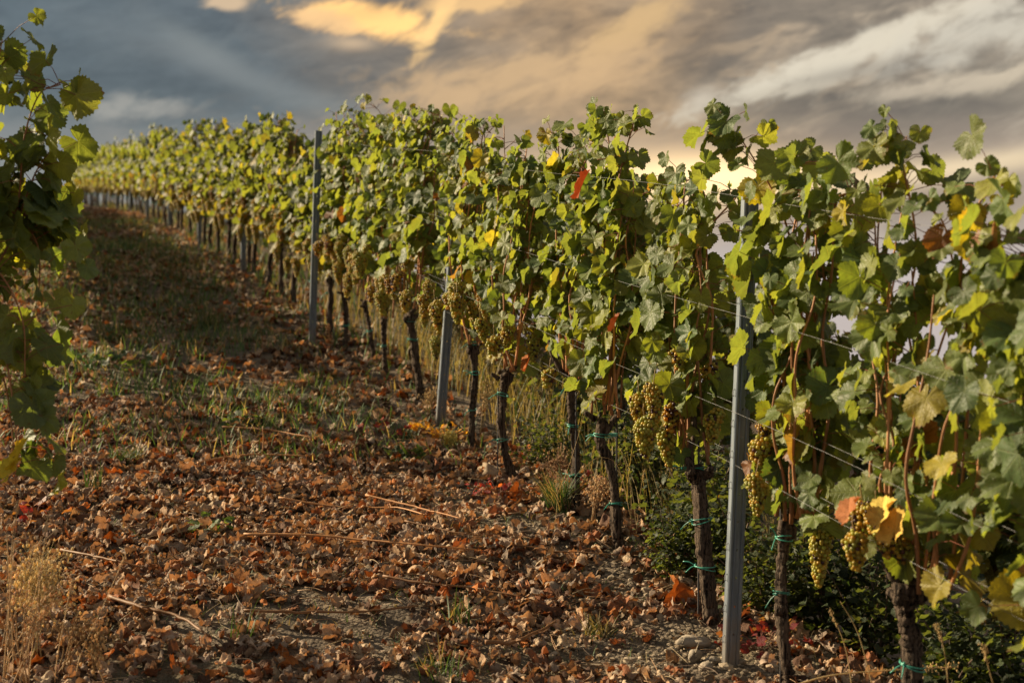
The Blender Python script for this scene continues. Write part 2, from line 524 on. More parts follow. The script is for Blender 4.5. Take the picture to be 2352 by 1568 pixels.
# ------------------------------------------------------------------ leaves
def leaf_template(n, rings, rs, curl=1.0, dry=False):
    """palmate five-lobed toothed blade; petiole junction at origin, tip along +y, width about 1"""
    th = np.linspace(-math.radians(168), math.radians(168), n)
    key = np.radians([0, 27, 52, 82, 112, 140, 158, 168])
    kr = np.array([.66, .47, .64, .46, .55, .44, .36, .20]) * (1 + rs.normal(0, .08, 8)) if dry else np.array([.62, .53, .60, .52, .54, .47, .37, .20]) * (1 + rs.normal(0, .05, 8))
    r = np.interp(np.abs(th), key, kr)
    r = r * (1 + .05 * np.sin(th * 2 + rs.uniform(0, 6)))
    teeth = np.where(np.arange(n) % 2 == 0, .032, -.028) * rs.uniform(.5, 1.3, n)
    if n >= 30: r = r + teeth * np.clip(r / .5, 0, 1)
    vs, co = [np.zeros((1, 3))], None
    for k in rings:
        q = r * k if k == 1 else (r * .5 + .5 * np.convolve(np.pad(r, 3, mode='edge'), np.ones(7) / 7, 'valid')) * k
        vs.append(np.stack([np.sin(th) * q, np.cos(th) * q, np.zeros(n)], -1))
    v = np.vstack(vs); co = v.copy()
    x, y = v[:, 0].copy(), v[:, 1].copy()
    rr = np.hypot(x, y); a = np.arctan2(x, y)
    fold, droop, cup = rs.uniform(-.12, .38), rs.uniform(0, .5), rs.uniform(-.3, .4)
    z = fold * np.abs(x) * .8 - droop * np.clip(y, 0, None) ** 2 - cup * rr ** 2
    z += curl * .055 * np.sin(3 * a + rs.uniform(0, 6)) * (rr / .5) ** 2 + curl * .035 * np.sin(7 * a + rs.uniform(0, 6)) * (rr / .5) ** 2
    pv = np.abs(((np.abs(a) + math.radians(26)) % math.radians(52)) - math.radians(26))   # blade puffs up between the main veins
    z += .016 * np.sin(pv / math.radians(26) * math.pi / 2) * np.minimum(rr / .35, 1)
    if dry:
        z += .045 * np.sin(rs.uniform(16, 26) * (x * math.cos(a[3] * 9) + y) + rs.uniform(0, 6)) * (rr / .4)
        z += .10 * np.sin(rs.uniform(3, 6) * x * 2 + rs.uniform(0, 6)) + .10 * np.sin(rs.uniform(3, 7) * y * 2 + rs.uniform(0, 6)) * np.minimum(rr / .3, 1)
        phi0 = rs.uniform(0, math.pi)
        for phi, k1 in ((phi0, rs.uniform(.6, 4.2) * rs.choice([-1, 1])), (phi0 + rs.uniform(1.0, 2.1), rs.uniform(.2, 2.6) * rs.choice([-1, 1]))):   # roll the blade up twice
            s1 = x * math.cos(phi) + y * math.sin(phi); t1 = -x * math.sin(phi) + y * math.cos(phi)
            s2 = np.sin(k1 * s1) / k1; zz = z * np.cos(k1 * s1) + (1 - np.cos(k1 * s1)) / k1
            x = s2 * math.cos(phi) - t1 * math.sin(phi); y = s2 * math.sin(phi) + t1 * math.cos(phi); z = zz
        z = z - np.median(z)
    v = np.stack([x, y, z], -1)
    j = np.arange(n - 1)
    fs = [np.stack([np.zeros(n - 1, int), 2 + j, 1 + j], -1)]
    for q in range(len(rings) - 1):
        a0, b0 = 1 + q * n, 1 + (q + 1) * n
        fs.append(np.stack([a0 + j, a0 + j + 1, b0 + j + 1, b0 + j], -1))
    return v, fs, co


rs0 = np.random.default_rng(3)
LEAF_HI = [leaf_template(57, (.42, .78, 1), rs0) for _ in range(16)]
LEAF_MID = [leaf_template(23, (.55, 1), rs0) for _ in range(10)]
LEAF_LO = [leaf_template(13, (1,), rs0) for _ in range(8)]
DRY_HI = [leaf_template(41, (.25, .45, .65, .83, 1), rs0, 1.7, True) for _ in range(22)]
DRY_LO = [leaf_template(13, (.55, 1), rs0, 1.7, True) for _ in range(10)]


def unit(a): return a / (np.linalg.norm(a, axis=-1, keepdims=True) + 1e-9)


def put_leaves(mb, templates, pos, nrm, tip, size, col, rs, mi=0):
    """many leaves at once: arrays of positions, blade normals, tip directions, widths and colours"""
    nrm = unit(nrm)
    tip = unit(tip - nrm * (tip * nrm).sum(-1, keepdims=True))
    xa = np.cross(tip, nrm)
    R = np.stack([xa, tip, nrm], -1)
    pick = rs.integers(0, len(templates), len(pos))
    for k, (v, fs, co) in enumerate(templates):
        idx = np.nonzero(pick == k)[0]
        if not len(idx): continue
        sc = size[idx][:, None, None] * np.array([rs.uniform(.93, 1.07), 1, 1])
        vv = np.einsum('mij,mkj->mki', R[idx], v[None] * sc) + pos[idx][:, None]
        off = (np.arange(len(idx)) * len(v))[:, None, None]
        mb.add(vv.reshape(-1, 3), [(f[None] + off).reshape(-1, f.shape[1]) for f in fs],
               np.repeat(col[idx], len(v), 0), np.tile(co, (len(idx), 1)), mi)


def leaf_colours(n, z, rs, yellow=0.0):
    """greens of late summer with yellowing and a few brown leaves, more of them low on the vine"""
    g1, g2, g3 = np.array([.068, .110, .044]), np.array([.125, .165, .046]), np.array([.205, .218, .045])
    t_ = rs.random(n)[:, None]
    c = np.where(t_ < .55, g1 + (g2 - g1) * (t_ / .55), g2 + (g3 - g2) * ((t_ - .55) / .45) ** 2.2)
    low = np.clip((.95 - z) / .4, 0, 1)
    k = rs.random(n)
    yel = k < (.012 + .10 * low * (1 + 2 * yellow) + .04 * yellow)
    c[yel] = np.array([.30, .25, .035]) * rs.uniform(.6, 1.1, (yel.sum(), 1))
    br = rs.random(n) < .012 + .05 * low
    c[br] = np.array([.22, .085, .03]) * rs.uniform(.6, 1.3, (br.sum(), 1))
    return c * rs.uniform(.7, 1.25, (n, 1))


CANE_COL = (.36, .165, .07)
RISE = .165


def grow_canes(rs, head, xr, n, zt, arm=.0):
    """shoots tied up between the wires: list of (path, radii)"""
    canes = []
    for k in range(n):
        f = (k + .5 + rs.uniform(-.3, .3)) / n
        x0 = head[0] + (xr[0] + (xr[1] - xr[0]) * f - head[0]) * .55
        x1 = xr[0] + (xr[1] - xr[0]) * f + rs.normal(0, .05)
        z0 = head[2] + rs.uniform(-.02, .06) + abs(x0 - head[0]) * .25
        z1 = zt + rs.uniform(-.22, .12)
        y0 = head[1] + rs.normal(0, .02)
        pts = []
        for q in np.linspace(0, 1, 6):
            pts.append((x0 + (x1 - x0) * q ** .8 + rs.normal(0, .018) * (q > 0), y0 * (1 - q) + rs.normal(0, .04) * q, z0 + (z1 - z0) * q))
        if rs.random() < .5:                                             # a top that leans over
            a = pts[-1]
            pts.append((a[0] + rs.normal(0, .08), a[1] + rs.normal(.03, .08), a[2] + rs.uniform(-.02, .10)))
        path = smooth_path(pts, 26)
        path[:, 2] += RISE * path[:, 0]
        nod = 1 + .22 * (np.arange(26) % 4 == 0)
        canes.append((path, np.linspace(.0064, .0026, 26) * rs.uniform(.8, 1.15) * nod))
    return canes


def grow_foliage(rs, canes, z_lo, zt, templates, per_cane, lateral, size, petioles=True, front=.6, yellow=0.0, thick=1.0, tone=1.0):
    mb = MB()
    P0, P1, NR, TP, SZ, CZ = [], [], [], [], [], []
    for path, _ in canes:
        gz = path[:, 2] - RISE * path[:, 0]
        ok = np.nonzero(gz > z_lo + rs.uniform(-.14, .20))[0]
        if len(ok) < 3: continue
        m_ = per_cane + lateral
        ti = rs.uniform(ok[0], ok[-1], m_)
        i = ti.astype(int); f = (ti - i)[:, None]
        i2 = np.minimum(i + 1, len(path) - 1)
        p0 = path[i] * (1 - f) + path[i2] * f
        gz0 = p0[:, 2] - RISE * p0[:, 0]
        side = np.where(rs.random(m_) < np.where(gz0 < 1.15, front - .22, front + .05), 1.0, -1.0)
        lat = np.arange(m_) >= per_cane
        d = np.stack([rs.normal(0, .75, m_), side * rs.uniform(.35, 1.0, m_), rs.uniform(-.25, .75, m_)], -1)
        ln = rs.uniform(.05, .11, m_) + lat * rs.uniform(0, .10, m_)
        p1 = p0 + unit(d) * ln[:, None] * np.array([1, thick, 1])
        nr = np.stack([rs.normal(0, .55, m_), side * rs.uniform(.25, 1.0, m_) + .10, rs.uniform(-.15, .95, m_)], -1)
        tp = np.stack([rs.normal(0, .55, m_), side * .35 + rs.normal(0, .25, m_), -rs.uniform(.35, 1.2, m_)], -1)
        up = np.clip((gz0 - (zt - .35)) / .4, 0, 1)
        s_ = size * rs.uniform(.45, 1.30, m_) * (1 - .45 * up * rs.random(m_))
        P0.append(p0); P1.append(p1); NR.append(nr); TP.append(tp); SZ.append(s_); CZ.append(gz0)
    P0, P1, NR, TP, SZ, CZ = map(np.concatenate, (P0, P1, NR, TP, SZ, CZ))
    col = leaf_colours(len(P1), CZ, rs, yellow) * tone
    put_leaves(mb, templates, P1, NR, TP, SZ, col, rs)
    if petioles:
        for a, b in zip(P0, P1):
            mid = (a + b) / 2 + np.array([0, 0, .012])
            v, fs = tube_geo(np.array([a, mid, b]), [.0016, .0013, .0011], 4, cap=False)
            mb.add(v, fs, np.array([.22, .075, .045]) * rs.uniform(.7, 1.4), None, 1)
    return mb.mesh('foliage', [M_LEAF, M_CANE])


def trunk_mesh(rs, path, rad, n=64, sides=30, head=1.5, stubs=3, arms=()):
    mb = MB()
    p = smooth_path(path, n)
    p = p + rs.normal(0, .0022, p.shape)
    t_ = np.linspace(0, 1, n)
    r = rad * .80 * (1 + .45 * np.exp(-t_ * 9) + (head - 1) * np.exp(-((t_ - .95) / .10) ** 2) + .10 * np.sin(t_ * rs.uniform(9, 16) + rs.uniform(0, 6)))
    r *= 1 + rs.normal(0, .03, n)
    r[-1] *= .45
    tw, ph = rs.uniform(-4, 4), rs.uniform(0, 6, 4)
    kn = rs.uniform(0, 6.28, 7); kt = rs.uniform(.1, 1, 7)

    def mod(th, t):
        a = th + tw * t
        m_ = 1 + .10 * np.sin(3 * a + ph[0] + 4 * t) + .11 * np.abs(np.sin(3.5 * a + ph[1] + 5 * t)) + .09 * np.abs(np.sin(6.5 * a + ph[2] - 7 * t)) - .10 + .05 * np.sin(3 * a + ph[3] + 14 * t)
        for q in range(7):
            dth = np.angle(np.exp(1j * (th - kn[q])))
            m_ = m_ + (.32 if kt[q] > .75 else .14) * np.exp(-(dth / .45) ** 2 - ((t - kt[q]) / .035) ** 2)
        return m_ + .05 * rs.normal(0, 1, np.broadcast(th, t).shape)
    v, fs = tube_geo(p, r, sides, mod)
    cl = np.array([.10, .073, .054])
    mb.add(v, fs, cl * rs.uniform(.75, 1.25, (len(v), 1)))
    for k in range(stubs):                                               # old pruning stubs on the head
        a = p[-3] + np.array([rs.normal(0, rad * .6), rs.normal(0, rad * .6), rs.uniform(-.05, .02)])
        dr = np.array([rs.normal(0, 1), rs.normal(0, .8), rs.uniform(.2, 1.2)]); dr = dr / np.linalg.norm(dr) * rad * rs.uniform(1.6, 2.6)
        v, fs = tube_geo(smooth_path([a, a + dr], 5), np.array([.8, .75, .6, .62, .5]) * rad * .75, 9, lambda th, t: 1 + .12 * np.sin(3 * th + 9 * t) + .06 * rs.normal(0, 1, np.broadcast(th, t).shape))
        mb.add(v, fs, cl * rs.uniform(.7, 1.3, (len(v), 1)))
    for ap, ar in arms:
        q = smooth_path(ap, 16) + rs.normal(0, .0015, (16, 3))
        v, fs = tube_geo(q, np.linspace(ar, ar * .7, 16) * (1 + rs.normal(0, .07, 16)), 14, lambda th, t: 1 + .12 * np.sin(4 * th + 6 * t) + .06 * rs.normal(0, 1, np.broadcast(th, t).shape))
        mb.add(v, fs, cl * rs.uniform(.8, 1.3, (len(v), 1)))
    return mb.mesh('trunk', M_BARK)


def cluster_mesh(rs, length, rmax, br, sphere, shade=0.0, shrivel=0.0):
    """bunch of grapes hanging from z = 0 down"""
    mb = MB()
    pts = []
    z = -.012
    while z > -length:
        t_ = -z / length
        R = rmax * (min(1, t_ * 3.6 + .12)) * (1 - t_) ** .55 + br * .35
        k = max(1, int(2 * math.pi * R / (br * 2.0)))
        o_ = rs.uniform(0, 6.28)
        for q in range(k):
            a = o_ + q * 2 * math.pi / k
            rr = R * rs.uniform(.78, 1.12)
            pts.append((math.cos(a) * rr, math.sin(a) * rr, z + rs.normal(0, br * .35)))
        if R > br * 2.2:
            for q in range(max(1, k // 3)):
                a = rs.uniform(0, 6.28)
                pts.append((math.cos(a) * R * .4, math.sin(a) * R * .4, z))
        z -= br * 1.45
    pts = np.array(pts)
    wing = rs.normal(0, rmax * .8, 2)
    up = np.clip(1 + pts[:, 2] / (length * .35), 0, 1)
    pts[:, 0] += wing[0] * up; pts[:, 1] += wing[1] * up * .6
    v0, f0 = sphere
    m_ = len(pts)
    sc = br * rs.uniform(.82, 1.12, m_)
    base = np.array([.36, .37, .060]); amber = np.array([.56, .31, .035]); purple = np.array([.075, .030, .030])
    k = np.clip(rs.normal(rs.uniform(.1, .8), .3, (m_, 1)), 0, 1)
    col = base + (amber - base) * k
    pr = rs.random(m_) < .09 + shrivel
    col[pr] = purple * rs.uniform(.7, 1.6, (pr.sum(), 1)); sc[pr] *= .85
    col *= (1 - shade) * rs.uniform(.6, 1.2, (m_, 1))
    v = pts[:, None] + v0[None] * sc[:, None, None] * np.array([1, 1, 1.06])
    off = (np.arange(m_) * len(v0))[:, None, None]
    mb.add(v.reshape(-1, 3), [(f0[None] + off).reshape(-1, 3)], np.repeat(col, len(v0), 0))
    vv, fs = tube_geo(smooth_path([(0, 0, .05), (.004, 0, .02), (wing[0] * .5, 0, -.02), (0, 0, -length * .8)], 8), np.linspace(.0022, .0012, 8), 5)
    mb.add(vv, fs, (.25, .16, .05), None, 1)
    return mb.mesh('grape_cluster', [M_BERRY, M_CANE])


rsc = np.random.default_rng(21)
CL_HI = [cluster_mesh(rsc, L_, R_ * 1.22, .0076, ICO1, 0, sh) for L_, R_, sh in
         [(.16, .034, .0), (.19, .036, .02), (.13, .032, .10), (.15, .028, .0), (.12, .026, .35), (.17, .040, .0), (.10, .03, .05)]]
CL_BIG = cluster_mesh(rsc, .255, .044, .0082, ICO1, 0, .0)
CL_LO = [cluster_mesh(rsc, L_, R_, .011, ICO0, 0, .05) for L_, R_ in [(.17, .042), (.14, .036), (.20, .045), (.12, .04)]]


def tie_mesh(rs, r, rod=None, tails=2):
    """green plastic tie: two turns round the trunk (and the rod) with loose tails"""
    mb = MB()
    colr = np.array([.025, .30, .215]) * rs.uniform(.55, 1.1) + rs.uniform(0, .05)
    for dz in (-.004, .005):
        a = np.linspace(0, 2 * math.pi, 25)
        ring = np.stack([np.cos(a) * r, np.sin(a) * r, dz + .006 * np.sin(a + rs.uniform(0, 6))], -1)
        if rod is not None:
            w_ = np.clip(np.cos(a - math.atan2(rod[1], rod[0])), 0, 1) ** 6
            ring[:, :2] += w_[:, None] * np.asarray(rod[:2]) * (1 - r / (np.linalg.norm(rod[:2]) + 1e-6) * .8 if np.linalg.norm(rod[:2]) > r else .1)
        v, fs = tube_geo(ring, .0023, 6, cap=False); mb.add(v, fs, colr)
    a0 = rs.uniform(.6, 2.5)
    k0 = np.array([math.cos(a0) * r, math.sin(a0) * r, 0])
    v, fs = tube_geo([k0 + (0, 0, -.006), k0 * 1.08, k0 + (0, 0, .007)], .0045, 7); mb.add(v, fs, colr)
    for q in range(tails):
        dr = np.array([rs.uniform(-1, 1), rs.uniform(.2, 1), rs.uniform(-1, .5)]); dr = dr / np.linalg.norm(dr) * rs.uniform(.035, .075)
        v, fs = tube_geo(smooth_path([k0, k0 + dr * .5 + (0, 0, .006), k0 + dr], 7), .0021, 6); mb.add(v, fs, colr)
    return mb.mesh('tie', M_TIE)


def cane_mesh(path, rad, rs):
    mb = MB()
    v, fs = tube_geo(path, rad, 7)
    mb.add(v, fs, np.array(CANE_COL) * rs.uniform(.65, 1.35))
    return mb.mesh('cane', M_CANE)


def to_local(p, base):
    d = np.asarray(p) - base
    cu, su = math.cos(ROT), math.sin(ROT)
    return np.array([d[0] * cu + d[1] * su, -d[0] * su + d[1] * cu, d[2]])


def near_vine(seed, label, base, trunk, rad, xr, ncane, zlo, zt, per, lat, size=.105, clusters=(), ties=(), rod=None, tmpl=None,
              extra=(), arms=(), yellow=0.0, front=.62, headk=1.5, thick=1.0, group='grapevines of the right-hand row near the camera', stubs=3, lean=0.0, band=0, shoots=0):
    """one vine with its own trunk, canes, foliage, ties and bunches; trunk and arms are given in photo pixels at the vine's distance"""
    rs = np.random.default_rng(seed)
    bx, by = base
    B = np.array([bx, by, tz(bx, by) - .015])
    root = tag(link('grapevine', None, None, B, (0, 0, ROT)), label, 'grapevine', group)
    root.empty_display_size = .2
    if trunk is None:
        tp = [np.zeros(3), np.array([rs.normal(0, .03), rs.normal(0, .02), .25]), np.array([rs.normal(0, .04), 0, .45]), np.array([rs.normal(0, .03), 0, .62])]
    else:
        tp = [np.zeros(3)] + [to_local(P(x, y, by), B) for x, y in trunk]
        tp = [tp[0]] + [q for q in tp[1:] if q[2] > .06]
    ar = [([to_local(P(x, y, by), B) for x, y in a], r_) for a, r_ in arms]
    link('trunk', trunk_mesh(rs, tp, rad, head=headk, arms=ar, stubs=stubs), root)
    head = tp[-1]
    canes = grow_canes(rs, head, (head[0] * .3 + xr[0], head[0] * .3 + xr[1]), ncane, zt)
    for e in extra:
        pth = smooth_path([to_local(P(x, y, by) + np.array([0, dy, 0]), B) for x, y, dy in e], 26)
        canes.append((pth, np.linspace(.0045, .0018, 26)))
    fronts = []
    for k in range(max(2, shoots - 1)) if shoots else ():                                              # shoots that stand in front of the leaf wall
        x0 = xr[0] + (xr[1] - xr[0]) * (k + .5 + rs.uniform(-.3, .3)) / shoots
        q = np.linspace(0, 1, 6)
        p6 = np.stack([head[0] * .5 + x0 * .5 + (x0 - head[0]) * .5 * q + rs.normal(0, .02, 6), .03 + rs.uniform(.03, .11) * np.sin(q * 2.4 + .3) + rs.normal(0, .012, 6), head[2] + .02 + q * rs.uniform(.65, 1.15)], -1)
        p6[:, 2] += RISE * p6[:, 0]
        fronts.append((smooth_path(p6, 26), np.linspace(.0066, .0030, 26) * (1 + .22 * (np.arange(26) % 4 == 0))))
    for cp, cr in canes + fronts:
        link('cane', cane_mesh(cp, cr, rs), root)
    link('foliage', grow_foliage(rs, canes, zlo, zt, tmpl or LEAF_HI, per, lat, size, True, front, yellow, thick), root)
    for cpx, cpy, cd, me in clusters:
        p = to_local(P(cpx, cpy, by + cd), B)
        link('grape_cluster', me, root, p, (rs.normal(0, .07), rs.normal(0, .07), rs.uniform(0, 6)), rs.uniform(.92, 1.08))
    for k in range(band):
        q = (k + .5) / band
        link('grape_cluster', CL_HI[int(rs.integers(0, len(CL_HI)))], root, (-.42 + .84 * q + rs.normal(0, .04), rs.uniform(.14, .27), rs.uniform(.72, 1.02) + RISE * (-.42 + .84 * q)),
             (rs.normal(0, .1), rs.normal(0, .1), rs.uniform(0, 6)), rs.uniform(.9, 1.2))
    pth = smooth_path(tp, 60)
    for ty in ties:
        zt_ = (784 - ty) / F * by + CAMZ - B[2]
        k = int(np.argmin(np.abs(pth[:, 2] - zt_)))
        rv = None
        if rod is not None:
            rl = to_local(P(rod[0], ty, by), B)
            rv = rl - pth[k]
        link('tie', tie_mesh(rs, rad * 1.18, rv), root, pth[k], (rs.normal(0, .1), rs.normal(0, .1), 0))
    return root, B


def pick(rs, n=1): return [CL_HI[int(rs.integers(0, len(CL_HI)))] for _ in range(n)]


def along(px, off=.10):
    """distance Y of the trunk line of the right row (a little behind the posts) at photo column px"""
    k = (px - 1176) / F
    Y = (2.757 + off) / (k + .3563)
    return np.array([k * Y, Y])


rsn = np.random.default_rng(5)
C = CL_HI
near_vine(100, 'grapevine at the right edge with large shaded dark green leaves hanging towards the camera', along(2560), None, .03, (-.45, .45), 8, .32, 1.72, 20, 24, .125,
          thick=1.35, front=.66)
V101, _ = near_vine(101, 'knobbly dark-headed grapevine with yellow leaves among its bunches', along(2105), [(2098, 1568), (2090, 1460), (2078, 1400), (2085, 1345)], .034,
          (-.44, .36), 9, .46, 1.78, 17, 14, .112, [(1962, 1215, -.08, C[2]), (2035, 1195, -.10, C[4]), (2010, 1160, -.05, C[6]), (1975, 1150, .0, C[4]), (2060, 1230, 0, C[2]), (2090, 1120, .05, C[3])],
          [1525], None, None, [[(2110, 620, 0), (2098, 500, 0), (2078, 400, 0), (2072, 360, 0), (2083, 312, 0)]],
          [([(2085, 1360), (2120, 1330), (2150, 1290), (2160, 1230)], .018), ([(2080, 1365), (2055, 1330), (2030, 1290)], .016)], 1.2, .62, 1.75, shoots=5)
near_vine(102, 'slender straight dark trunk just right of the nearest post, its long bunch hanging low', along(1815), [(1802, 1500), (1795, 1380), (1798, 1280), (1806, 1195)], .025,
          (-.38, .08), 9, .48, 1.82, 17, 13, .114, [(1888, 1195, -.10, CL_BIG), (1742, 1085, -.12, C[0]), (1745, 1000, -.05, C[2]), (1850, 1060, .05, C[5]), (1758, 960, .0, C[4])],
          [1235, 1360], (1795, 0), None, [[(1830, 600, 0), (1790, 470, 0), (1740, 385, -.02), (1700, 325, -.03), (1662, 288, -.02)]],
          [([(1806, 1200), (1830, 1185), (1860, 1180), (1890, 1190)], .013), ([(1805, 1200), (1790, 1150), (1770, 1090)], .008)], .3, .6, 1.3, shoots=5)
near_vine(103, 'grapevine with a stout rough black trunk left of the nearest post, amber bunches above it', along(1635), [(1628, 1380), (1618, 1280), (1612, 1190), (1604, 1110), (1592, 1075)], .035,
          (-.03, .46), 9, .62, 1.74, 20, 16, .105, [(1505, 875, -.12, C[1]), (1480, 955, -.14, C[5]), (1540, 920, -.04, C[4]), (1640, 935, -.08, C[0]), (1530, 980, .0, C[3]), (1465, 900, .05, C[2]), (1560, 800, .0, C[6]), (1625, 830, .02, C[4])],
          [1195, 1300, 1045], (1606, 0), None, (), [([(1592, 1080), (1586, 1030), (1596, 980), (1588, 900)], .012)], 0, .6, 1.25, shoots=5)
V104, _ = near_vine(104, 'grapevine with a bent forked trunk, a sawn stub and an arm reaching right', along(1428), [(1418, 1220), (1412, 1130), (1398, 1060), (1380, 1010), (1384, 960)], .0255,
          (-.22, .20), 10, .80, 1.88, 21, 16, .102, [(1475, 905, .0, C[5]), (1520, 870, -.06, C[0])],
          [1160, 998], (1416, 0), None, [[(1410, 800, -.05), (1412, 660, -.05), (1430, 520, -.05), (1448, 420, -.05)]],
          [([(1388, 1000), (1412, 960), (1432, 930), (1430, 900)], .015)], 0, .6, 1.25, stubs=2, shoots=4)
near_vine(105, 'grapevine with a thin straight trunk behind the big grass tuft, two arms at its head', gnd(1320, 1172), [(1322, 1060), (1316, 980), (1312, 915), (1318, 868)], .024,
          (-.22, .30), 9, .80, 1.79, 24, 18, .098, [(1262, 845, -.05, C[6])],
          [1092, 978, 885], None, None, (), [([(1318, 875), (1290, 850), (1270, 820), (1262, 780)], .014)], .4, .6, 1.6, shoots=4)
V106, _ = near_vine(106, 'grapevine whose trunk leans left and hooks right at its dark head, rusty leaf beside it', gnd(1182, 1100), [(1163, 1050), (1152, 980), (1155, 910), (1165, 850)], .026,
          (-.34, .26), 9, .78, 1.87, 26, 22, .098, [(1165, 745, -0.32, C[2]), (1225, 765, -0.27, C[3])],
          [905, 1010], (1144, 0), None, (), [([(1165, 856), (1185, 838), (1200, 825)], .02)], 1.1, .6, 1.5, band=3, shoots=3)
near_vine(107, 'grapevine with a crooked trunk just right of the leaning steel post', gnd(1082, 1012), [(1086, 930), (1092, 870), (1088, 790)], .024,
          (-.34, .30), 9, .78, 1.87, 26, 24, .098, [(1110, 660, -0.34, C[1]), (1085, 690, -0.27, C[0]), (1135, 720, -0.30, C[3]), (1050, 640, -0.22, C[5])],
          [790, 855, 940], None, None, (), [], .6, .6, 1.6, band=5, shoots=3)
near_vine(108, 'grapevine with a thick black trunk left of the leaning steel post, bunches hanging in front', gnd(970, 918), [(958, 845), (948, 775), (940, 720)], .03,
          (-.38, .36), 9, .74, 1.87, 26, 26, .098, [(985, 640, -0.37, C[1]), (1003, 770, -0.52, C[5]), (975, 700, -0.32, C[0]), (1005, 700, -0.32, C[3]), (1035, 620, -0.22, C[2])],
          [735, 780], None, LEAF_MID, (), [], .6, .6, 1.5, band=7)
near_vine(109, 'grapevine with a thin dark trunk under two yellow green bunches left of the leaning post', gnd(885, 862), [(882, 800), (880, 730)], .022,
          (-.40, .40), 9, .72, 1.87, 26, 26, .098, [(890, 620, -0.32, C[1]), (905, 640, -0.22, C[0]), (885, 680, -0.32, C[3]), (925, 590, -0.22, C[5])],
          [795], None, LEAF_MID, (), [], .8, .6, 1.4, band=7)
near_vine(110, 'grapevine with a pale sunlit slanting trunk between two dark trunks, right of the third post', gnd(860, 828), [(848, 750), (836, 690)], .02,
          (-.36, .36), 9, .72, 1.84, 26, 26, .098, [(835, 590, -0.32, C[0]), (815, 600, -0.22, C[5])],
          [760], None, LEAF_MID, (), [], 1.0, .6, 1.2, band=7)
near_vine(111, 'grapevine with low golden bunches and a short dark trunk right of the third post', gnd(792, 800), [(795, 740), (790, 670)], .022,
          (-.40, .40), 9, .68, 1.87, 26, 28, .098, [(770, 570, -0.32, C[1]), (790, 590, -0.22, C[0]), (755, 560, -0.22, C[5])],
          [745], None, LEAF_MID, (), [], 1.4, .6, 1.3, band=7)

def withered_leaf(root, px, py, Y, size, colr, rot, label):
    mb = MB(); v, fs, co = LEAF_HI[4]; mb.add(v, fs, colr, co)
    B = np.array(root.location)
    tag(link('withered_leaf', mb.mesh('withered_leaf', M_DRY), root, to_local(P(px, py, Y), B), rot, size), label)


withered_leaf(V104, 1335, 432, 6.15, .14, (.34, .075, .025), (1.25, .25, 2.6), 'rust red withered leaf high among the green ones')
withered_leaf(V104, 1412, 745, 6.2, .09, (.22, .07, .03), (1.1, .6, 2.2), 'brown shrivelled leaf')
withered_leaf(V106, 1212, 835, 7.6, .12, (.40, .13, .035), (1.35, .1, 2.9), 'orange brown withered leaf beside the dark head')
withered_leaf(V101, 2025, 1190, 4.25, .12, (.62, .46, .10), (1.2, .4, 2.7), 'bright yellow leaf among the bunches')
withered_leaf(V101, 2055, 1215, 4.2, .11, (.60, .40, .09), (1.4, -.2, 3.2), 'golden yellow leaf low on the vine')
withered_leaf(V101, 1950, 1180, 4.3, .10, (.34, .13, .05), (1.2, .2, 2.8), 'orange withered leaf above the bunches')
# ---- the rest of the right row, copied from a few grown vines
def make_far_proto(seed, tmpl, per, lat, size, yellow, pet, label, group, cl):
    rs = np.random.default_rng(seed)
    root = tag(link('grapevine', None, None, (0, 0, -50), (0, 0, ROT)), label, 'grapevine', group)
    tp = [np.zeros(3), np.array([rs.normal(0, .05), rs.normal(0, .02), .25]), np.array([rs.normal(0, .07), 0, .40]), np.array([rs.normal(0, .06), 0, .54])]
    link('trunk', trunk_mesh(rs, tp, .03, n=20, sides=11, stubs=3), root)
    canes = grow_canes(rs, tp[-1], (-.42, .42), 7, 1.58)
    mb = MB()
    link('foliage', grow_foliage(rs, canes, .44, 1.58, tmpl, per, lat, size, pet, .6, yellow, 1.05, .74), root)
    for k in range(3):
        link('cane', cane_mesh(*canes[k * 2 + 1], rs), root)
    for k in range(6 if tmpl is LEAF_MID else 3):
        link('grape_cluster', cl[int(rs.integers(0, len(cl)))], root, (rs.uniform(-.38, .38), rs.uniform(.08, .24), rs.uniform(.58, .95)), (0, 0, rs.uniform(0, 6)))
    link('tie', tie_mesh(rs, .031), root, (0.0, 0, .4))
    return root


def copy_thing(root, loc, label=None, rotz=None, scale=None, group=None):
    r = root.copy(); COL.objects.link(r); r.location = loc
    if rotz is not None: r.rotation_euler = (0, 0, rotz)
    if scale is not None: r.scale = scale
    if label: r['label'] = label
    if group: r['group'] = group
    for ch in root.children:
        q = ch.copy(); COL.objects.link(q); q.parent = r
        for gc in ch.children:
            h_ = gc.copy(); COL.objects.link(h_); h_.parent = q
    return r


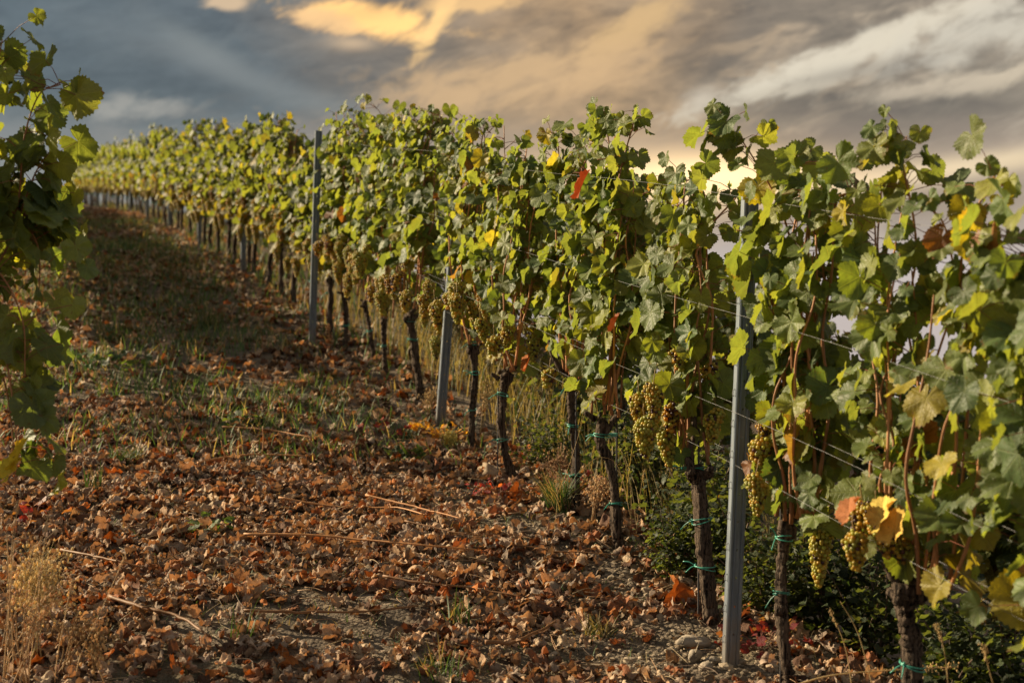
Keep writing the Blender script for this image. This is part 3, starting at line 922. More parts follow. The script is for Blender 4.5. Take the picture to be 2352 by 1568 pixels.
FARG = 'grapevines of the right-hand row beyond the third post'
FARL = 'blurred grapevine in the far uphill stretch of the right-hand row'
protos = [make_far_proto(200 + k, LEAF_MID if k < 3 else LEAF_LO, 32, 36, (.105 if k < 3 else .118), 2.0, k < 3, FARL, FARG, CL_HI if k < 2 else CL_LO) for k in range(6)]
spots = []
Y = 12.55
while Y < 61:
    spots.append(Y); Y += .72 + (.0 if Y < 20 else .03) + rsn.uniform(-.05, .05)
used = set()
for n_, Y in enumerate(spots):
    k = (n_ % 3) if Y < 24 else 3 + (n_ * 7) % 3
    x = row_x(Y) + .10 + rsn.normal(0, .025)
    loc = (x, Y, tz(x, Y) - .02)
    sc = (rsn.choice([-1, 1]) if False else 1, 1, rsn.uniform(.85, 1.06) * (1 + .06 * math.sin(Y * .55)))
    lab = {0: 'grapevine with a dark leaning trunk directly behind the foot of the third post',
           1: 'grapevine with a stout dark trunk, second vine left of the third post foot',
           2: 'grapevine third to the left of the third post, trunk blurred and dark'}.get(n_)
    if k in used: copy_thing(protos[k], loc, lab or FARL, None, sc)
    else:
        used.add(k); protos[k].location = loc; protos[k].scale = sc; protos[k]['label'] = lab or FARL

# ---- the row along the left edge of the picture; its first vine fills the edge, vines behind it are left out and thinned to let sun in
LG = 'grapevines of the left-hand row'
V300, _ = near_vine(300, 'grapevine filling the left edge, dark shaded leaves with bright yellow rims', (left_x(4.95), 4.95), None, .03, (-.40, .42), 11, .40, 2.44, 16, 10, .118,
          extra=[[(-40, 620, .1), (40, 470, 0), (65, 330, -.05), (100, 225, -.05), (150, 200, -.05)], [(-60, 500, 0), (-25, 300, 0), (-10, 180, 0), (5, 90, 0)],
                 [(-60, 700, 0), (20, 560, 0), (80, 400, 0), (130, 330, 0)],
                 [(-70, 700, 0), (10, 780, -.05), (50, 900, -.1), (62, 1040, -.1), (55, 1150, -.1)], [(-80, 560, 0), (30, 640, -.1), (75, 740, -.1), (80, 860, -.1)],
                 [(-90, 760, .1), (-20, 860, .1), (15, 980, .05), (20, 1090, .05)], [(-80, 420, 0), (20, 480, 0), (85, 560, 0), (90, 680, 0)], [(-70, 640, .1), (-20, 620, .1), (30, 540, .1), (70, 470, .1)]], front=.42, thick=1.1, group=LG)
withered_leaf(V300, 42, 1050, 4.75, .12, (.60, .50, .04), (1.25, .2, 2.9), 'bright yellow leaf low on the vine')
withered_leaf(V300, 22, 1085, 4.75, .10, (.55, .44, .04), (1.1, .4, 3.3), 'yellow leaf at the lowest end of the vine')
near_vine(301, 'sparse grapevine standing right behind the vine at the left edge', (left_x(5.75), 5.75), None, .03, (-.30, .32), 4, .55, 2.0, 9, 8, .11, front=.4, group=LG)
lproto = make_far_proto(310, LEAF_MID, 24, 26, .118, .3, False, 'grapevine of the left row further uphill, hidden behind its first vine', LG, CL_LO)
lthin = make_far_proto(311, LEAF_MID, 6, 4, .11, .3, False, 'unseen grapevine of the left row behind its first vines, thinned to let sun through', LG, CL_LO)
fl = ft = True
Y = 6.6
k = 0
while Y < 60:
    x = left_x(Y) + rsn.normal(0, .03)
    loc = (x, Y, tz(x, Y) - .02)
    if Y < 12.0:
        if Y > 9.5:
            if ft: lthin.location = loc; ft = False
            else: copy_thing(lthin, loc)
    elif fl: lproto.location = loc; fl = False
    else: copy_thing(lproto, loc, None, None, (1, 1, rsn.uniform(.93, 1.07)))
    k += 1; Y += .74


# ---- the next row down the bank, glimpsed between the trunks
BL = 'grapevine of the next row down the bank, glimpsed between the near trunks'
BG = 'grapevines of the next row down the bank'
for k in range(34):
    Y = 4.6 + .95 * k
    x = row_x(Y) + 3.0 + rsn.normal(0, .05)
    copy_thing(protos[k % 3], (x, Y, tz(x, Y) + .0), BL, None, (1.2, 1.3, rsn.uniform(1.0, 1.12)), BG)


# ------------------------------------------------------------------ steel posts
def post_body(height, wd=.058, dp=.036):
    """folded sheet-steel channel: grooved web with a line of round holes, two side flanges with lips"""
    prof = [(-wd / 2 + .012, dp), (-wd / 2, dp), (-wd / 2, 0.004), (-wd / 2 + .004, 0)]
    for gx_ in (-.014,): prof += [(gx_ - .004, 0), (gx_, .0035), (gx_ + .004, 0)]
    prof += [(-.0045, 0), (.0045, 0)]
    for gx_ in (.014,): prof += [(gx_ - .004, 0), (gx_, .0035), (gx_ + .004, 0)]
    prof += [(wd / 2 - .004, 0), (wd / 2, .004), (wd / 2, dp), (wd / 2 - .012, dp)]
    ci = prof.index((-.0045, 0))
    mb = MB()
    pr = np.array(prof)
    zs = np.array([-.25, 0, height])
    for a, b in ((0, ci + 1), (ci + 1, len(pr))):
        q = pr[a:b]; k = len(q)
        v = np.array([(y, -x, z) for z in zs for x, y in q])
        # local x = along the row (uphill), local y = towards the alley
        i = np.arange(len(zs) - 1)[:, None] * k; j = np.arange(k - 1)[None, :]
        mb.add(v, [np.stack([i + j, i + j + 1, i + k + j + 1, i + k + j], -1).reshape(-1, 4)], (1, 1, 1))
    z0 = -.25; hs = np.arange(.12, height - .06, .105)
    wq = .0045
    for h_ in list(hs) + [None]:
        lo = z0; hi_ = (h_ - .009) if h_ is not None else height
        v = [(0, wq, lo), (0, -wq, lo), (0, -wq, hi_), (0, wq, hi_)]
        mb.add(v, [np.array([[0, 1, 2, 3]])])
        if h_ is None: break
        sq = [(wq, -.009), (0, -.009), (-wq, -.009), (-wq, 0), (-wq, .009), (0, .009), (wq, .009), (wq, 0)]
        rr = .0036
        ov = [(0, y, h_ + z) for y, z in sq]
        iv = [(0, rr * np.sign(y) * (.7 if z else 1) if y else 0, h_ + rr * 1.4 * np.sign(z) * (.7 if y else 1) if z else h_) for y, z in sq]
        j = np.arange(8); kx = (j + 1) % 8
        mb.add(np.array(ov + iv), [np.stack([j, kx, 8 + kx, 8 + j], -1)])
        z0 = h_ + .009
    return mb.mesh('post', M_STEEL, smooth=False)


hook = MB()
v, fs = tube_geo(smooth_path([(0, 0, .018), (0, .007, .016), (0, .010, .004), (0, .010, -.010), (0, .006, -.016), (0, .003, -.010)], 12), .0021, 6)
hook.add(v, fs, (.30, .31, .33))
HOOK = hook.mesh('hook', M_ROD)


def steel_post(label, x, y, height, lean=(0, 0), hooks=0, body=None, turn=0.0):
    root = tag(link('steel_post', body or post_body(height), None, (x, y, tz(x, y)), (lean[0], lean[1], ROT + turn)), label, 'post', 'steel posts of the right-hand row')
    if body is None:
        md = root.modifiers.new('thickness', 'SOLIDIFY'); md.thickness = .002
    for k in range(hooks):
        link('hook', HOOK, root, (.015, .058 / 2 + .001, .10 + k * .115), None, .75)
    return root


def lean_of(x0, y0, x1, y1, Y):
    """lean (about local axes) so that the post's top falls where the photo has it"""
    d_ = P(x1, y1, Y) - P(x0, y0, Y)
    dx = d_[0] / d_[2]
    # world +x tilt expressed in the rotated frame is set with an explicit matrix below
    return dx, d_[2]


posts = [('nearest tall grey steel post with hooks down its sunlit edge, right of centre', (1682, 1500), (1728, 415), 5.31, 14, -.12),
         ('leaning grey steel post with its top hidden in leaves, second from the camera', (1012, 985), (1063, 310), 9.02, 14, -.10),
         ('grey steel post standing upright above low leafless trunks, third from the camera', (717, 755), (731, 300), 11.9, 0, -.10)]
for lab, b_, t_, Y, hk, turn in posts:
    dx, hgt = lean_of(*b_, *t_, Y)
    x = (b_[0] - 1176) / F * Y
    zb = P(b_[0], b_[1], Y)[2]
    gz_ = tz(x, Y)
    ph = hgt + (zb - gz_)
    o_ = steel_post(lab, x, Y, ph, (0, 0), hk, None, turn)
    o_.rotation_mode = 'QUATERNION'
    o_.rotation_quaternion = Vector((0, 0, 1)).rotation_difference(Vector((dx, 0, 1)).normalized()) @ Matrix.Rotation(ROT + turn, 3, 'Z').to_quaternion()
pm = post_body(1.6)
names4 = {0: 'fourth', 1: 'fifth', 2: 'sixth', 3: 'seventh'}
Y = 16.45
n_ = 0
while Y < 60:
    lab = f'blurred grey steel post in the far row, {names4[n_]} from the camera' if n_ in names4 else 'tiny blurred steel post in the farthest uphill part of the row'
    q = steel_post(lab, row_x(Y), Y, 1.6, (0, 0), 0, pm)
    md = q.modifiers.new('thickness', 'SOLIDIFY'); md.thickness = .002
    n_ += 1; Y += 3.7

# ---- trellis wires along the row
wy = np.concatenate([np.arange(2.0, 14, .3), np.arange(14, 61.1, 1.0)])
for off, hgt, lab in [(-.035, .735, 'thin low trellis wire on the sunny side just above the trunk heads'), (.04, .74, 'thin low trellis wire on the shaded side just above the trunk heads'),
                      (-.04, .935, 'thin trellis wire of the second pair, sunny side, at bunch height'), (.045, .93, 'thin grey trellis wire of the second pair, shaded side, at bunch height'),
                      (-.04, 1.305, 'thin grey trellis wire of the third pair, sunny side, among the leaves'), (.045, 1.32, 'thin grey trellis wire of the third pair, shaded side, among the leaves'),
                      (-.03, 1.745, 'topmost thin trellis wire crossing the sky gap near the post tops')]:
    ph = rsn.uniform(0, 6)
    sag = .018 * np.sin((wy - 5.4) / 3.7 * math.pi) ** 2 + .006 * np.sin(wy * 2.3 + ph)
    pth = np.stack([row_x(wy) + off, wy, np.interp(wy, _py, _pz) + CAMZ + hgt - sag], -1)
    mb = MB(); v, fs = tube_geo(pth, .00062, 5); mb.add(v, fs)
    tag(link('trellis_wire', mb.mesh('trellis_wire', M_WIRE)), lab, 'wire', 'trellis wires of the right-hand row')

# ---- thin training rods beside the near trunks
for px, y0, y1, Yb, lab in [(1793, 1590, 1095, along(1815)[1], 'thin dark iron rod tied to the slender trunk right of the nearest post'),
                            (1604, 1440, 985, along(1635)[1], 'thin dark iron rod tied to the stout black trunk left of the nearest post'),
                            (1416, 1300, 808, along(1428)[1] + .03, 'thin black iron rod standing beside the bent forked trunk, its tip bare'),
                            (1143, 1095, 890, gnd(1182, 1100)[1], 'short thin iron rod at the foot of the left-leaning trunk'),
                            (1322, 1172, 900, gnd(1320, 1172)[1] - .03, 'thin iron rod close against the thin straight trunk behind the grass tuft')]:
    a, b = P(px, y0, Yb), P(px + 1, y1, Yb)
    a[2] = tz(a[0], a[1]) - .05
    o0 = np.array([a[0], a[1], a[2]])
    mb = MB(); v, fs = tube_geo(smooth_path([a - o0, b - o0], 9), .0042, 8, lambda th, t: 1 + .06 * np.sin(40 * t + th)); mb.add(v, fs, (.045, .04, .04))
    tag(link('training_rod', mb.mesh('training_rod', M_ROD), None, o0), lab, 'rod', 'training rods beside the trunks')

# ------------------------------------------------------------------ fallen leaves
DRYC = {'tan': (.46, .305, .19), 'rust brown': (.28, .115, .055), 'grey brown': (.36, .27, .205), 'orange': (.42, .145, .035), 'pale beige': (.46, .35, .235), 'dark brown': (.12, .065, .042)}
DW = np.array([.40, .12, .26, .04, .08, .10])
DK = list(DRYC)


def in_alley(X, Y):
    s_ = (X - row_x(Y)) * .942
    return (s_ > -2.75) & (s_ < .55)


bare = [(*gnd(1200, 1215), .45, .42), (*gnd(1500, 1490), .42, .34), (*gnd(1400, 1330), .30, .28), (*gnd(1680, 1490), .45, .35), (*gnd(560, 930), .7, .35), (*gnd(900, 1000), .35, .25)]


def litter_density(X, Y):
    k = np.clip(-.05 + 1.9 * (.6 * vnoise(X * 1.7, Y * 1.7, 11) + .4 * vnoise(X * 5, Y * 5, 12)), .12, 1.3)
    for bx, by, ra, rb in bare:
        k = k * (1 - .97 * np.exp(-((X - bx) / ra) ** 2 - ((Y - by) / rb) ** 2))
    s_ = (X - row_x(Y)) * .942
    k = k * np.where(s_ > .35, .5, 1) * np.where(Y > 8.5, 1.5 * np.clip(vnoise(X * .9, Y * .9, 17) - .04, 0, 1), 1)
    return np.clip(k, 0, 1.3)


def dry_scatter(n, y0, y1, tmpl, smin, smax, rs, lift):
    mb = MB()
    Yl = y0 + (y1 - y0) * rs.random(n)
    X = row_x(Yl) + (.6 - 3.4 * rs.random(n))
    ok = rs.random(n) < litter_density(X, Yl)
    X, Yl = X[ok], Yl[ok]; n = len(X)
    nr = np.stack([rs.normal(0, .4, n), rs.normal(0, .4, n), np.ones(n)], -1)
    tp = np.stack([rs.normal(0, 1, n), rs.normal(0, 1, n), rs.normal(0, .1, n)], -1)
    sz = smin + (smax - smin) * rs.random(n) ** 1.3
    z = terrain(X, Yl) + .006 + lift * rs.random(n) ** 1.5 + sz * .06
    ci = rs.choice(6, n, p=DW)
    col = np.array([DRYC[k] for k in DK])[ci] * rs.uniform(.4, 1.25, (n, 1))
    put_leaves(mb, tmpl, np.stack([X, Yl, z], -1), nr, tp, sz, col, rs)
    return mb


rsl = np.random.default_rng(77)
mb = dry_scatter(14500, 4.6, 9.6, DRY_HI, .026, .092, rsl, .022)
tag(link('leaf_litter', mb.mesh('leaf_litter', M_DRY)), 'dense carpet of dry brown fallen vine leaves covering the near alley', 'leaf litter', kind='stuff')
mb = dry_scatter(14000, 9.6, 36, DRY_LO, .06, .11, rsl, .02)
tag(link('leaf_litter', mb.mesh('leaf_litter', M_DRY)), 'thinner scatter of dark fallen leaves further up the alley', 'leaf litter', kind='stuff')

# the 300 largest lie on top as leaves of their own
landmarks = [('the foot of the nearest post', gnd(1640, 1480)), ('the bent forked trunk', gnd(1420, 1320)), ('the big grass tuft', gnd(1270, 1200)),
             ('the left-leaning trunk', gnd(1170, 1110)), ('the leaning steel post', gnd(1010, 1000)), ('the bare gravelly patch', gnd(1180, 1260)),
             ('the lower edge left of the grass clump', gnd(800, 1500)), ('the grass clump at the lower edge', gnd(1060, 1450)), ('the dry weeds at lower left', gnd(150, 1400)),
             ('the long pruned cane in mid alley', gnd(800, 1270)), ('the forked orange twig', gnd(640, 1050)), ('the small dark grass clump at left', gnd(280, 1080)),
             ('the left edge under the yellow leaf', gnd(120, 1150)), ('the grassy strip up the alley', gnd(450, 850))]
lm = np.array([q for _, q in landmarks])
dry_meshes = {}
for k in DK:
    dry_meshes[k] = []
    for q in range(5):
        mb = MB()
        v, fs, co = DRY_HI[int(rsl.integers(0, len(DRY_HI)))]
        mb.add(v, fs, np.array(DRYC[k]) * rsl.uniform(.85, 1.3), co)
        a = math.radians(rsl.uniform(160, 200))
        pt, pf_ = tube_geo(smooth_path([v[0], v[0] + (.05, -.2, .06), v[0] + (.16 * rsl.normal(), -.5, .12 * rsl.normal())], 7), .009, 5)
        mb.add(pt, pf_, np.array(CANE_COL) * .8)
        dry_meshes[k].append(mb.mesh('fallen_leaf', M_DRY))
cnt = 0
while cnt < 300:
    y = 5.0 + 4.2 * rsl.random() ** 1.5
    x = row_x(y) + .45 - 3.1 * rsl.random()
    if (x / y < -.40) or rsl.random() > litter_density(np.array([x]), np.array([y]))[0] + .03: continue
    k = DK[int(rsl.choice(6, p=DW))]
    sz = rsl.uniform(.065, .108)
    near = landmarks[int(np.argmin(((lm - np.array([x, y])) ** 2).sum(1)))][0]
    o_ = link('fallen_leaf', dry_meshes[k][int(rsl.integers(0, 5))], None, (x, y, tz(x, y) + .016 + .016 * rsl.random()),
              (rsl.normal(0, .35), rsl.normal(0, .35), rsl.uniform(0, 6.28)), sz)
    tag(o_, f'{k} curled leaf on the ground near {near}', 'fallen leaf', 'fallen vine leaves lying on top of the litter')
    cnt += 1
for px, py, k, sz, rot, lab in [(1140, 1098, 'pale beige', .17, (1.0, .3, .4), 'large pale crumpled leaf standing sunlit at the foot of the left-leaning trunk'),
                                (1560, 1385, 'orange', .16, (1.35, .1, .5), 'tall folded orange brown leaf standing upright left of the nearest post'),
                                (1400, 1235, 'dark brown', .12, (1.2, .2, -.3), 'broad dark brown leaf propped behind the bent forked trunk'),
                                (1190, 1160, 'orange', .11, (.9, .5, .2), 'round orange leaf lying left of the big grass tuft'),
                                (395, 1252, 'pale beige', .10, (.1, .1, .6), 'flat pale star-shaped leaf lying alone on dark litter at left')]:
    x, y = gnd(px, py)
    me = dry_meshes[k][1].copy()
    o_ = link('fallen_leaf', me, None, (x, y, tz(x, y) + .05), rot, sz)
    tag(o_, lab, 'fallen leaf', 'fallen vine leaves lying on top of the litter')

# ---- dead stalks, tendrils and straw strewn among the leaves
rst = np.random.default_rng(58)
mb = MB()
for k in range(1500):
    y = 4.8 + 5.5 * rst.random() ** 1.2; x = row_x(y) + .45 - 3.2 * rst.random()
    L_ = rst.uniform(.04, .20); a = rst.uniform(0, 6.28); q = np.array([math.cos(a), math.sin(a), 0]) * L_
    z0 = tz(x, y) + rst.uniform(.004, .035); z1 = tz(x + q[0], y + q[1]) + rst.uniform(.004, .045)
    v, fs = tube_geo(smooth_path([(x, y, z0), (x + q[0] * .5 + rst.normal(0, .012), y + q[1] * .5 + rst.normal(0, .012), (z0 + z1) / 2 + rst.uniform(0, .018)), (x + q[0], y + q[1], z1)], 7),
                     np.linspace(1, .5, 7) * rst.uniform(.0007, .0024), 4)
    mb.add(v, fs, np.array([(.34, .25, .14), (.30, .17, .08), (.16, .10, .065)][int(rst.integers(0, 3))]) * rst.uniform(.6, 1.3))
tag(link('straw_litter', mb.mesh('straw_litter', M_CANE)), 'thin dead stalks and straw strewn among the fallen leaves', 'straw', kind='stuff')

# ---- clods and pebbles on the bare soil
rsg = np.random.default_rng(13)
mb = MB()
for bx, by, ra, rb in bare[:4] + [(*gnd(1250, 1300), .6, .5)]:
    n = 700
    X = bx + rsg.normal(0, ra * .9, n); Yl = by + rsg.normal(0, rb * .9, n)
    ok = in_alley(X, Yl); X, Yl = X[ok], Yl[ok]; n = len(X)
    sz = rsg.uniform(.003, .011, n) * (1 + 1.2 * (rsg.random(n) < .06))
    v0, f0 = ICO0
    jit = 1 + rsg.normal(0, .22, (n, len(v0), 1))
    v = np.stack([X, Yl, terrain(X, Yl) + sz * .3], -1)[:, None] + v0[None] * jit * sz[:, None, None] * np.array([1.2, 1, .75])
    off = (np.arange(n) * len(v0))[:, None, None]
    col = np.array([.29, .23, .165]) * rsg.uniform(.5, 1.35, (n, 1))
    mb.add(v.reshape(-1, 3), [(f0[None] + off).reshape(-1, 3)], np.repeat(col, len(v0), 0))
tag(link('gravel', mb.mesh('gravel', M_STONE, smooth=False)), 'small clods and gravel on the bare soil', 'gravel', kind='stuff')

# ---- stones by the nearest post
for k, (px, py, s_, sc, lab) in enumerate([(1592, 1462, .060, (1.6, 1, .62), 'broad flat grey stone left of the nearest post foot'), (1598, 1500, .042, (1, .8, 1.0), 'angular grey stone standing below the broad flat stone'),
                                      (1636, 1508, .030, (1.2, 1, .8), 'small rounded brown stone at the nearest post foot'), (1624, 1528, .036, (1.3, 1, .6), 'low yellowish stone in front of the nearest post foot'),
                                      (1470, 1480, .016, (1.2, 1, .8), 'little pale stone alone on the bare soil by the dry tuft')]):
    x, y = gnd(px, py)
    import bmesh
    bm = bmesh.new()
    for q in range(22):
        a = rsg.normal(0, 1, 3); a = a / np.linalg.norm(a) * rsg.uniform(.8, 1.05)
        bm.verts.new(a * np.array(sc) * s_)
    bmesh.ops.convex_hull(bm, input=bm.verts)
    bmesh.ops.delete(bm, geom=[q for q in bm.verts if not q.link_faces], context='VERTS')
    bmesh.ops.bevel(bm, geom=list(bm.edges), offset=s_ * .09, segments=2, affect='EDGES')
    bmesh.ops.triangulate(bm, faces=list(bm.faces))
    bm.verts.index_update()
    mb = MB(); mb.add([q.co[:] for q in bm.verts], [np.array([[w_.index for w_ in q.verts] for q in bm.faces])], (.30, .25, .195))
    bm.free()
    tag(link('stone', mb.mesh('stone', M_STONE), None, (x, y, tz(x, y) + s_ * sc[2] * .45), (rsg.normal(0, .15), rsg.normal(0, .15), rsg.uniform(0, 6))), lab, 'stone', 'stones at the nearest post')

# ---- pruned canes on the ground
for k, (pts, r_, lift, lab) in enumerate([
        ([(510, 1015), (580, 1018), (640, 1030), (720, 1045)], .006, .05, 'sunlit orange pruned twig lying across the alley, upper left'),
        ([(455, 1105), (520, 1082), (600, 1075), (700, 1078)], .007, .05, 'dark brown pruned cane with upright side shoots, below the orange twig'),
        ([(640, 1170), (760, 1178), (900, 1195), (980, 1225)], .0055, .05, 'pale yellow lit cane above the bare patch'),
        ([(840, 1175), (960, 1200), (1060, 1240)], .005, .06, 'short lit cane pointing down towards the bare patch'),
        ([(560, 1268), (680, 1272), (830, 1280), (960, 1300), (1095, 1300)], .0062, .05, 'long straight orange brown pruned cane in mid alley'),
        ([(930, 1240), (1050, 1265), (1150, 1268)], .004, .05, 'thin crooked cane ending at the bare patch'),
        ([(1115, 1508), (1180, 1500), (1235, 1480), (1275, 1458)], .008, .06, 'thick reddish cane lying diagonally near the lower edge'),
        ([(140, 1295), (200, 1320), (265, 1345), (330, 1352)], .006, .05, 'dark cane sloping down at left among the litter'),
        ([(560, 1480), (700, 1475), (840, 1455), (960, 1430)], .006, .05, 'brown cane lying across the near litter left of the grass clump'),
        ([(250, 1440), (330, 1475), (420, 1500), (480, 1540)], .008, .05, 'thick dark red cane near the lower left corner'),
        ([(1180, 1290), (1300, 1292), (1420, 1300)], .0045, .04, 'slim cane lying in front of the bent forked trunk'),
        ([(880, 1370), (990, 1390), (1100, 1385), (1200, 1400)], .005, .05, 'brown cane half covered by leaves above the grass clump')]):
    g3 = []
    for px, py in pts:
        x, y = gnd(px, py); g3.append((x, y, tz(x, y) + lift + rsg.uniform(-.01, .015)))
    o0 = np.array(g3[0]) - (0, 0, lift)
    pth = smooth_path(np.array(g3) - o0, 24)
    pth[1:-1] += np.cumsum(rsg.normal(0, .0035, (22, 3)), 0) * np.sin(np.linspace(0, math.pi, 22))[:, None] * (1, 1, .6)
    mb = MB()
    v, fs = tube_geo(pth, np.linspace(r_, r_ * .55, 24) * (1 + .25 * (np.arange(24) % 5 == 0)), 7)
    cc = np.array([.36, .17, .065]) * (1.25 if 'orange' in lab or 'yellow' in lab or ' lit ' in lab or 'sunlit' in lab else .55)  # orange and yellow canes are paler themselves; lit ones have sunlight painted in
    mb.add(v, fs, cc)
    sh = [(8, .10), (16, .16)] if 'upright' in lab else [(9, .04), (15, .05)]
    for i_, L_ in sh:
        dr = np.array([rsg.normal(0, .25), rsg.normal(0, .25), 1.0]) if 'upright' in lab else np.array([rsg.normal(0, 1), rsg.normal(0, 1), .4])
        dr = dr / np.linalg.norm(dr) * L_
        v, fs = tube_geo(smooth_path([pth[i_], pth[i_] + dr * .5 + rsg.normal(0, .006, 3), pth[i_] + dr], 7), np.linspace(r_ * .55, r_ * .35, 7), 6)
        mb.add(v, fs, cc * .9)
    tag(link('pruned_cane', mb.mesh('pruned_cane', M_CANE), None, o0), lab, 'cane', 'pruned canes lying in the alley')


# ------------------------------------------------------------------ grass and weeds
def blades(mb, X, Yl, Z, L_, spread, col, rs, wid=.0028, lean=(0, 0), seg=4):
    """tapered bent grass blades"""
    n = len(X)
    a = rs.uniform(0, 6.283, n)
    hx, hy = np.cos(a) * spread * L_ + lean[0] * L_, np.sin(a) * spread * L_ + lean[1] * L_
    px_, py_ = -np.sin(a + rs.normal(0, .6, n)), np.cos(a + rs.normal(0, .6, n))
    vs = []
    for q in np.linspace(0, 1, seg):
        cx = X + hx * q ** 1.6; cy = Yl + hy * q ** 1.6
        cz = Z + L_ * (q - .38 * (spread ** 1.2) * q ** 2.4)
        w_ = wid * (1 - q ** 1.7) + .0003
        vs.append(np.stack([cx - px_ * w_, cy - py_ * w_, cz], -1)); vs.append(np.stack([cx + px_ * w_, cy + py_ * w_, cz], -1))
    v = np.stack(vs, 1)
    f = np.array([[2 * q, 2 * q + 1, 2 * q + 3, 2 * q + 2] for q in range(seg - 1)])
    off = (np.arange(n) * 2 * seg)[:, None, None]
    mb.add(v.reshape(-1, 3), [(f[None] + off).reshape(-1, 4)], np.repeat(col, 2 * seg, 0))


def grass_cols(n, rs, straw):
    g_ = np.array([.055, .100, .034]); y_ = np.array([.26, .205, .105])
    k = (rs.random(n) < straw)[:, None]
    return np.where(k, y_, g_) * rs.uniform(.6, 1.35, (n, 1))


rsw = np.random.default_rng(31)


def grass_sheet(n, y0, y1, s0, s1, lmin, lmax, straw, dens, wid, label, clump=3.0, thr=.5, spread=.45, bright=1.0):
    mb = MB()
    Yl = y0 + (y1 - y0) * rsw.random(n); sx = s0 + (s1 - s0) * rsw.random(n)
    X = row_x(Yl) + sx / .942
    k = vnoise(X * clump, Yl * clump, 23) * .6 + vnoise(X * clump * 2.7, Yl * clump * 2.7, 29) * .4
    ok = (k > thr) & (rsw.random(n) < dens(X, Yl))
    X, Yl = X[ok], Yl[ok]; n = len(X)
    L_ = rsw.uniform(lmin, lmax, n)
    blades(mb, X, Yl, terrain(X, Yl) - .005, L_, np.full(n, spread) * rsw.uniform(.4, 1.6, n), grass_cols(n, rsw, straw) * bright, rsw, wid)
    tag(link('grass', mb.mesh('grass', M_BLADE)), label, 'grass', kind='stuff')


grass_sheet(15000, 4.7, 9.5, -2.8, .4, .02, .07, .45, lambda X, Y: .55 + 0 * X, .0016, 'thin short grass and moss between the near litter leaves', 3.0, .52, .8)
grass_sheet(26000, 8.0, 30, -2.7, .3,   .05, .17, .22, lambda X, Y: np.where((X - row_x(Y)) * .942 < -.35, 1, .35), .004, 'patchy grass strip along the middle of the alley uphill', 1.1, .40, .5, 1.4)
grass_sheet(8000, 6.9, 14, .30, 1.9, .25, .62, .85, lambda X, Y: .5 + 0 * X, .0026, 'tall pale dry grass on the bank behind the trunks', 1.5, .42, .30, 1.0)
grass_sheet(8000, 12, 45, .0, 1.7, .08, .26, .40, lambda X, Y: .9 + 0 * X, .006, 'dry grass growing between the far trunks', 1.5, .40, .35)


def tuft(px, py, n, lmin, lmax, rad, straw, spread, label, wid=.0024, cat='grass tuft', lean=(0, 0), Yo=None):
    x, y = gnd(px, py) if Yo is None else Yo
    z = tz(x, y)
    mb = MB()
    a = rsw.uniform(0, 6.28, n); r_ = rad * np.sqrt(rsw.random(n))
    X, Yl = np.cos(a) * r_, np.sin(a) * r_
    Z = terrain(X + x, Yl + y) - z - .008
    blades(mb, X, Yl, Z, rsw.uniform(lmin, lmax, n), rsw.uniform(.3, 1.5, n) * spread, grass_cols(n, rsw, straw), rsw, wid, lean, 5)
    return tag(link('grass_tuft', mb.mesh('grass_tuft', M_BLADE), None, (x, y, z)), label, cat, 'tufts of grass in the alley')


tuft(1285, 1180, 210, .14, .27, .06, .25, .75, 'big spreading green grass tuft in front of the thin straight trunk', .0026, lean=(-.15, 0))
tuft(1055, 1440, 26, .10, .19, .05, .10, .5, 'sparse bright green grass clump at the lower middle edge', .0035)
tuft(1375, 1445, 110, .05, .12, .05, .85, .7, 'small dry straw tuft on the bare soil')
tuft(285, 1085, 150, .06, .13, .10, .05, .7, 'dark green cushion-like grass clump at left')
tuft(620, 1010, 60, .08, .16, .07, .45, .5, 'pale green tuft beside the upright side shoots')
tuft(215, 1150, 34, .09, .18, .04, .1, .4, 'narrow upright grass clump near the left vine')
tuft(1005, 1555, 60, .06, .14, .08, .3, .6, 'grass clump cut by the lower edge of the picture')
tuft(560, 1515, 16, .10, .20, .05, .1, .5, 'few green blades poking out of the near litter')
tuft(250, 800, 120, .15, .32, .12, .3, .4, 'tall blurred grass clump up the alley at left')
tuft(480, 760, 140, .12, .28, .14, .4, .45, 'blurred light grass clump up the alley, centre left')
tuft(930, 1010, 50, .05, .11, .06, .3, .7, 'low tuft beside the bare soil left of the leaning post')

# tall straw stalks by the trunks and over the right lower corner
def stalk(pts, r_, head, label, colr=(.42, .31, .15), hr=.007):
    p = np.array([P(*q) for q in pts]); 
    o0 = p[0].copy()
    pth = smooth_path(p - o0, 18)
    root = tag(link('dry_stalk', None, None, o0), label, 'dry stalk', 'dry grass stalks and weeds')
    mb = MB(); v, fs = tube_geo(pth, np.linspace(r_, r_ * .5, 18), 5); mb.add(v, fs, colr)
    link('stem', mb.mesh('stem', M_WEED), root)
    if head:
        mb = MB()
        q = pth[-1] - pth[-5]; q = q / np.linalg.norm(q)
        for k in range(70):
            t_ = rsw.random()
            c_ = pth[-1] - q * t_ * head + rsw.normal(0, hr * (1 - .5 * t_), 3)
            v0, f0 = ICO0
            mb.add(v0 * np.array([.6, .6, 1.3]) * hr * rsw.uniform(.25, .6) + c_, [f0], np.array(colr) * rsw.uniform(.8, 1.5))
        link('seed_head', mb.mesh('seed_head', M_WEED), root)


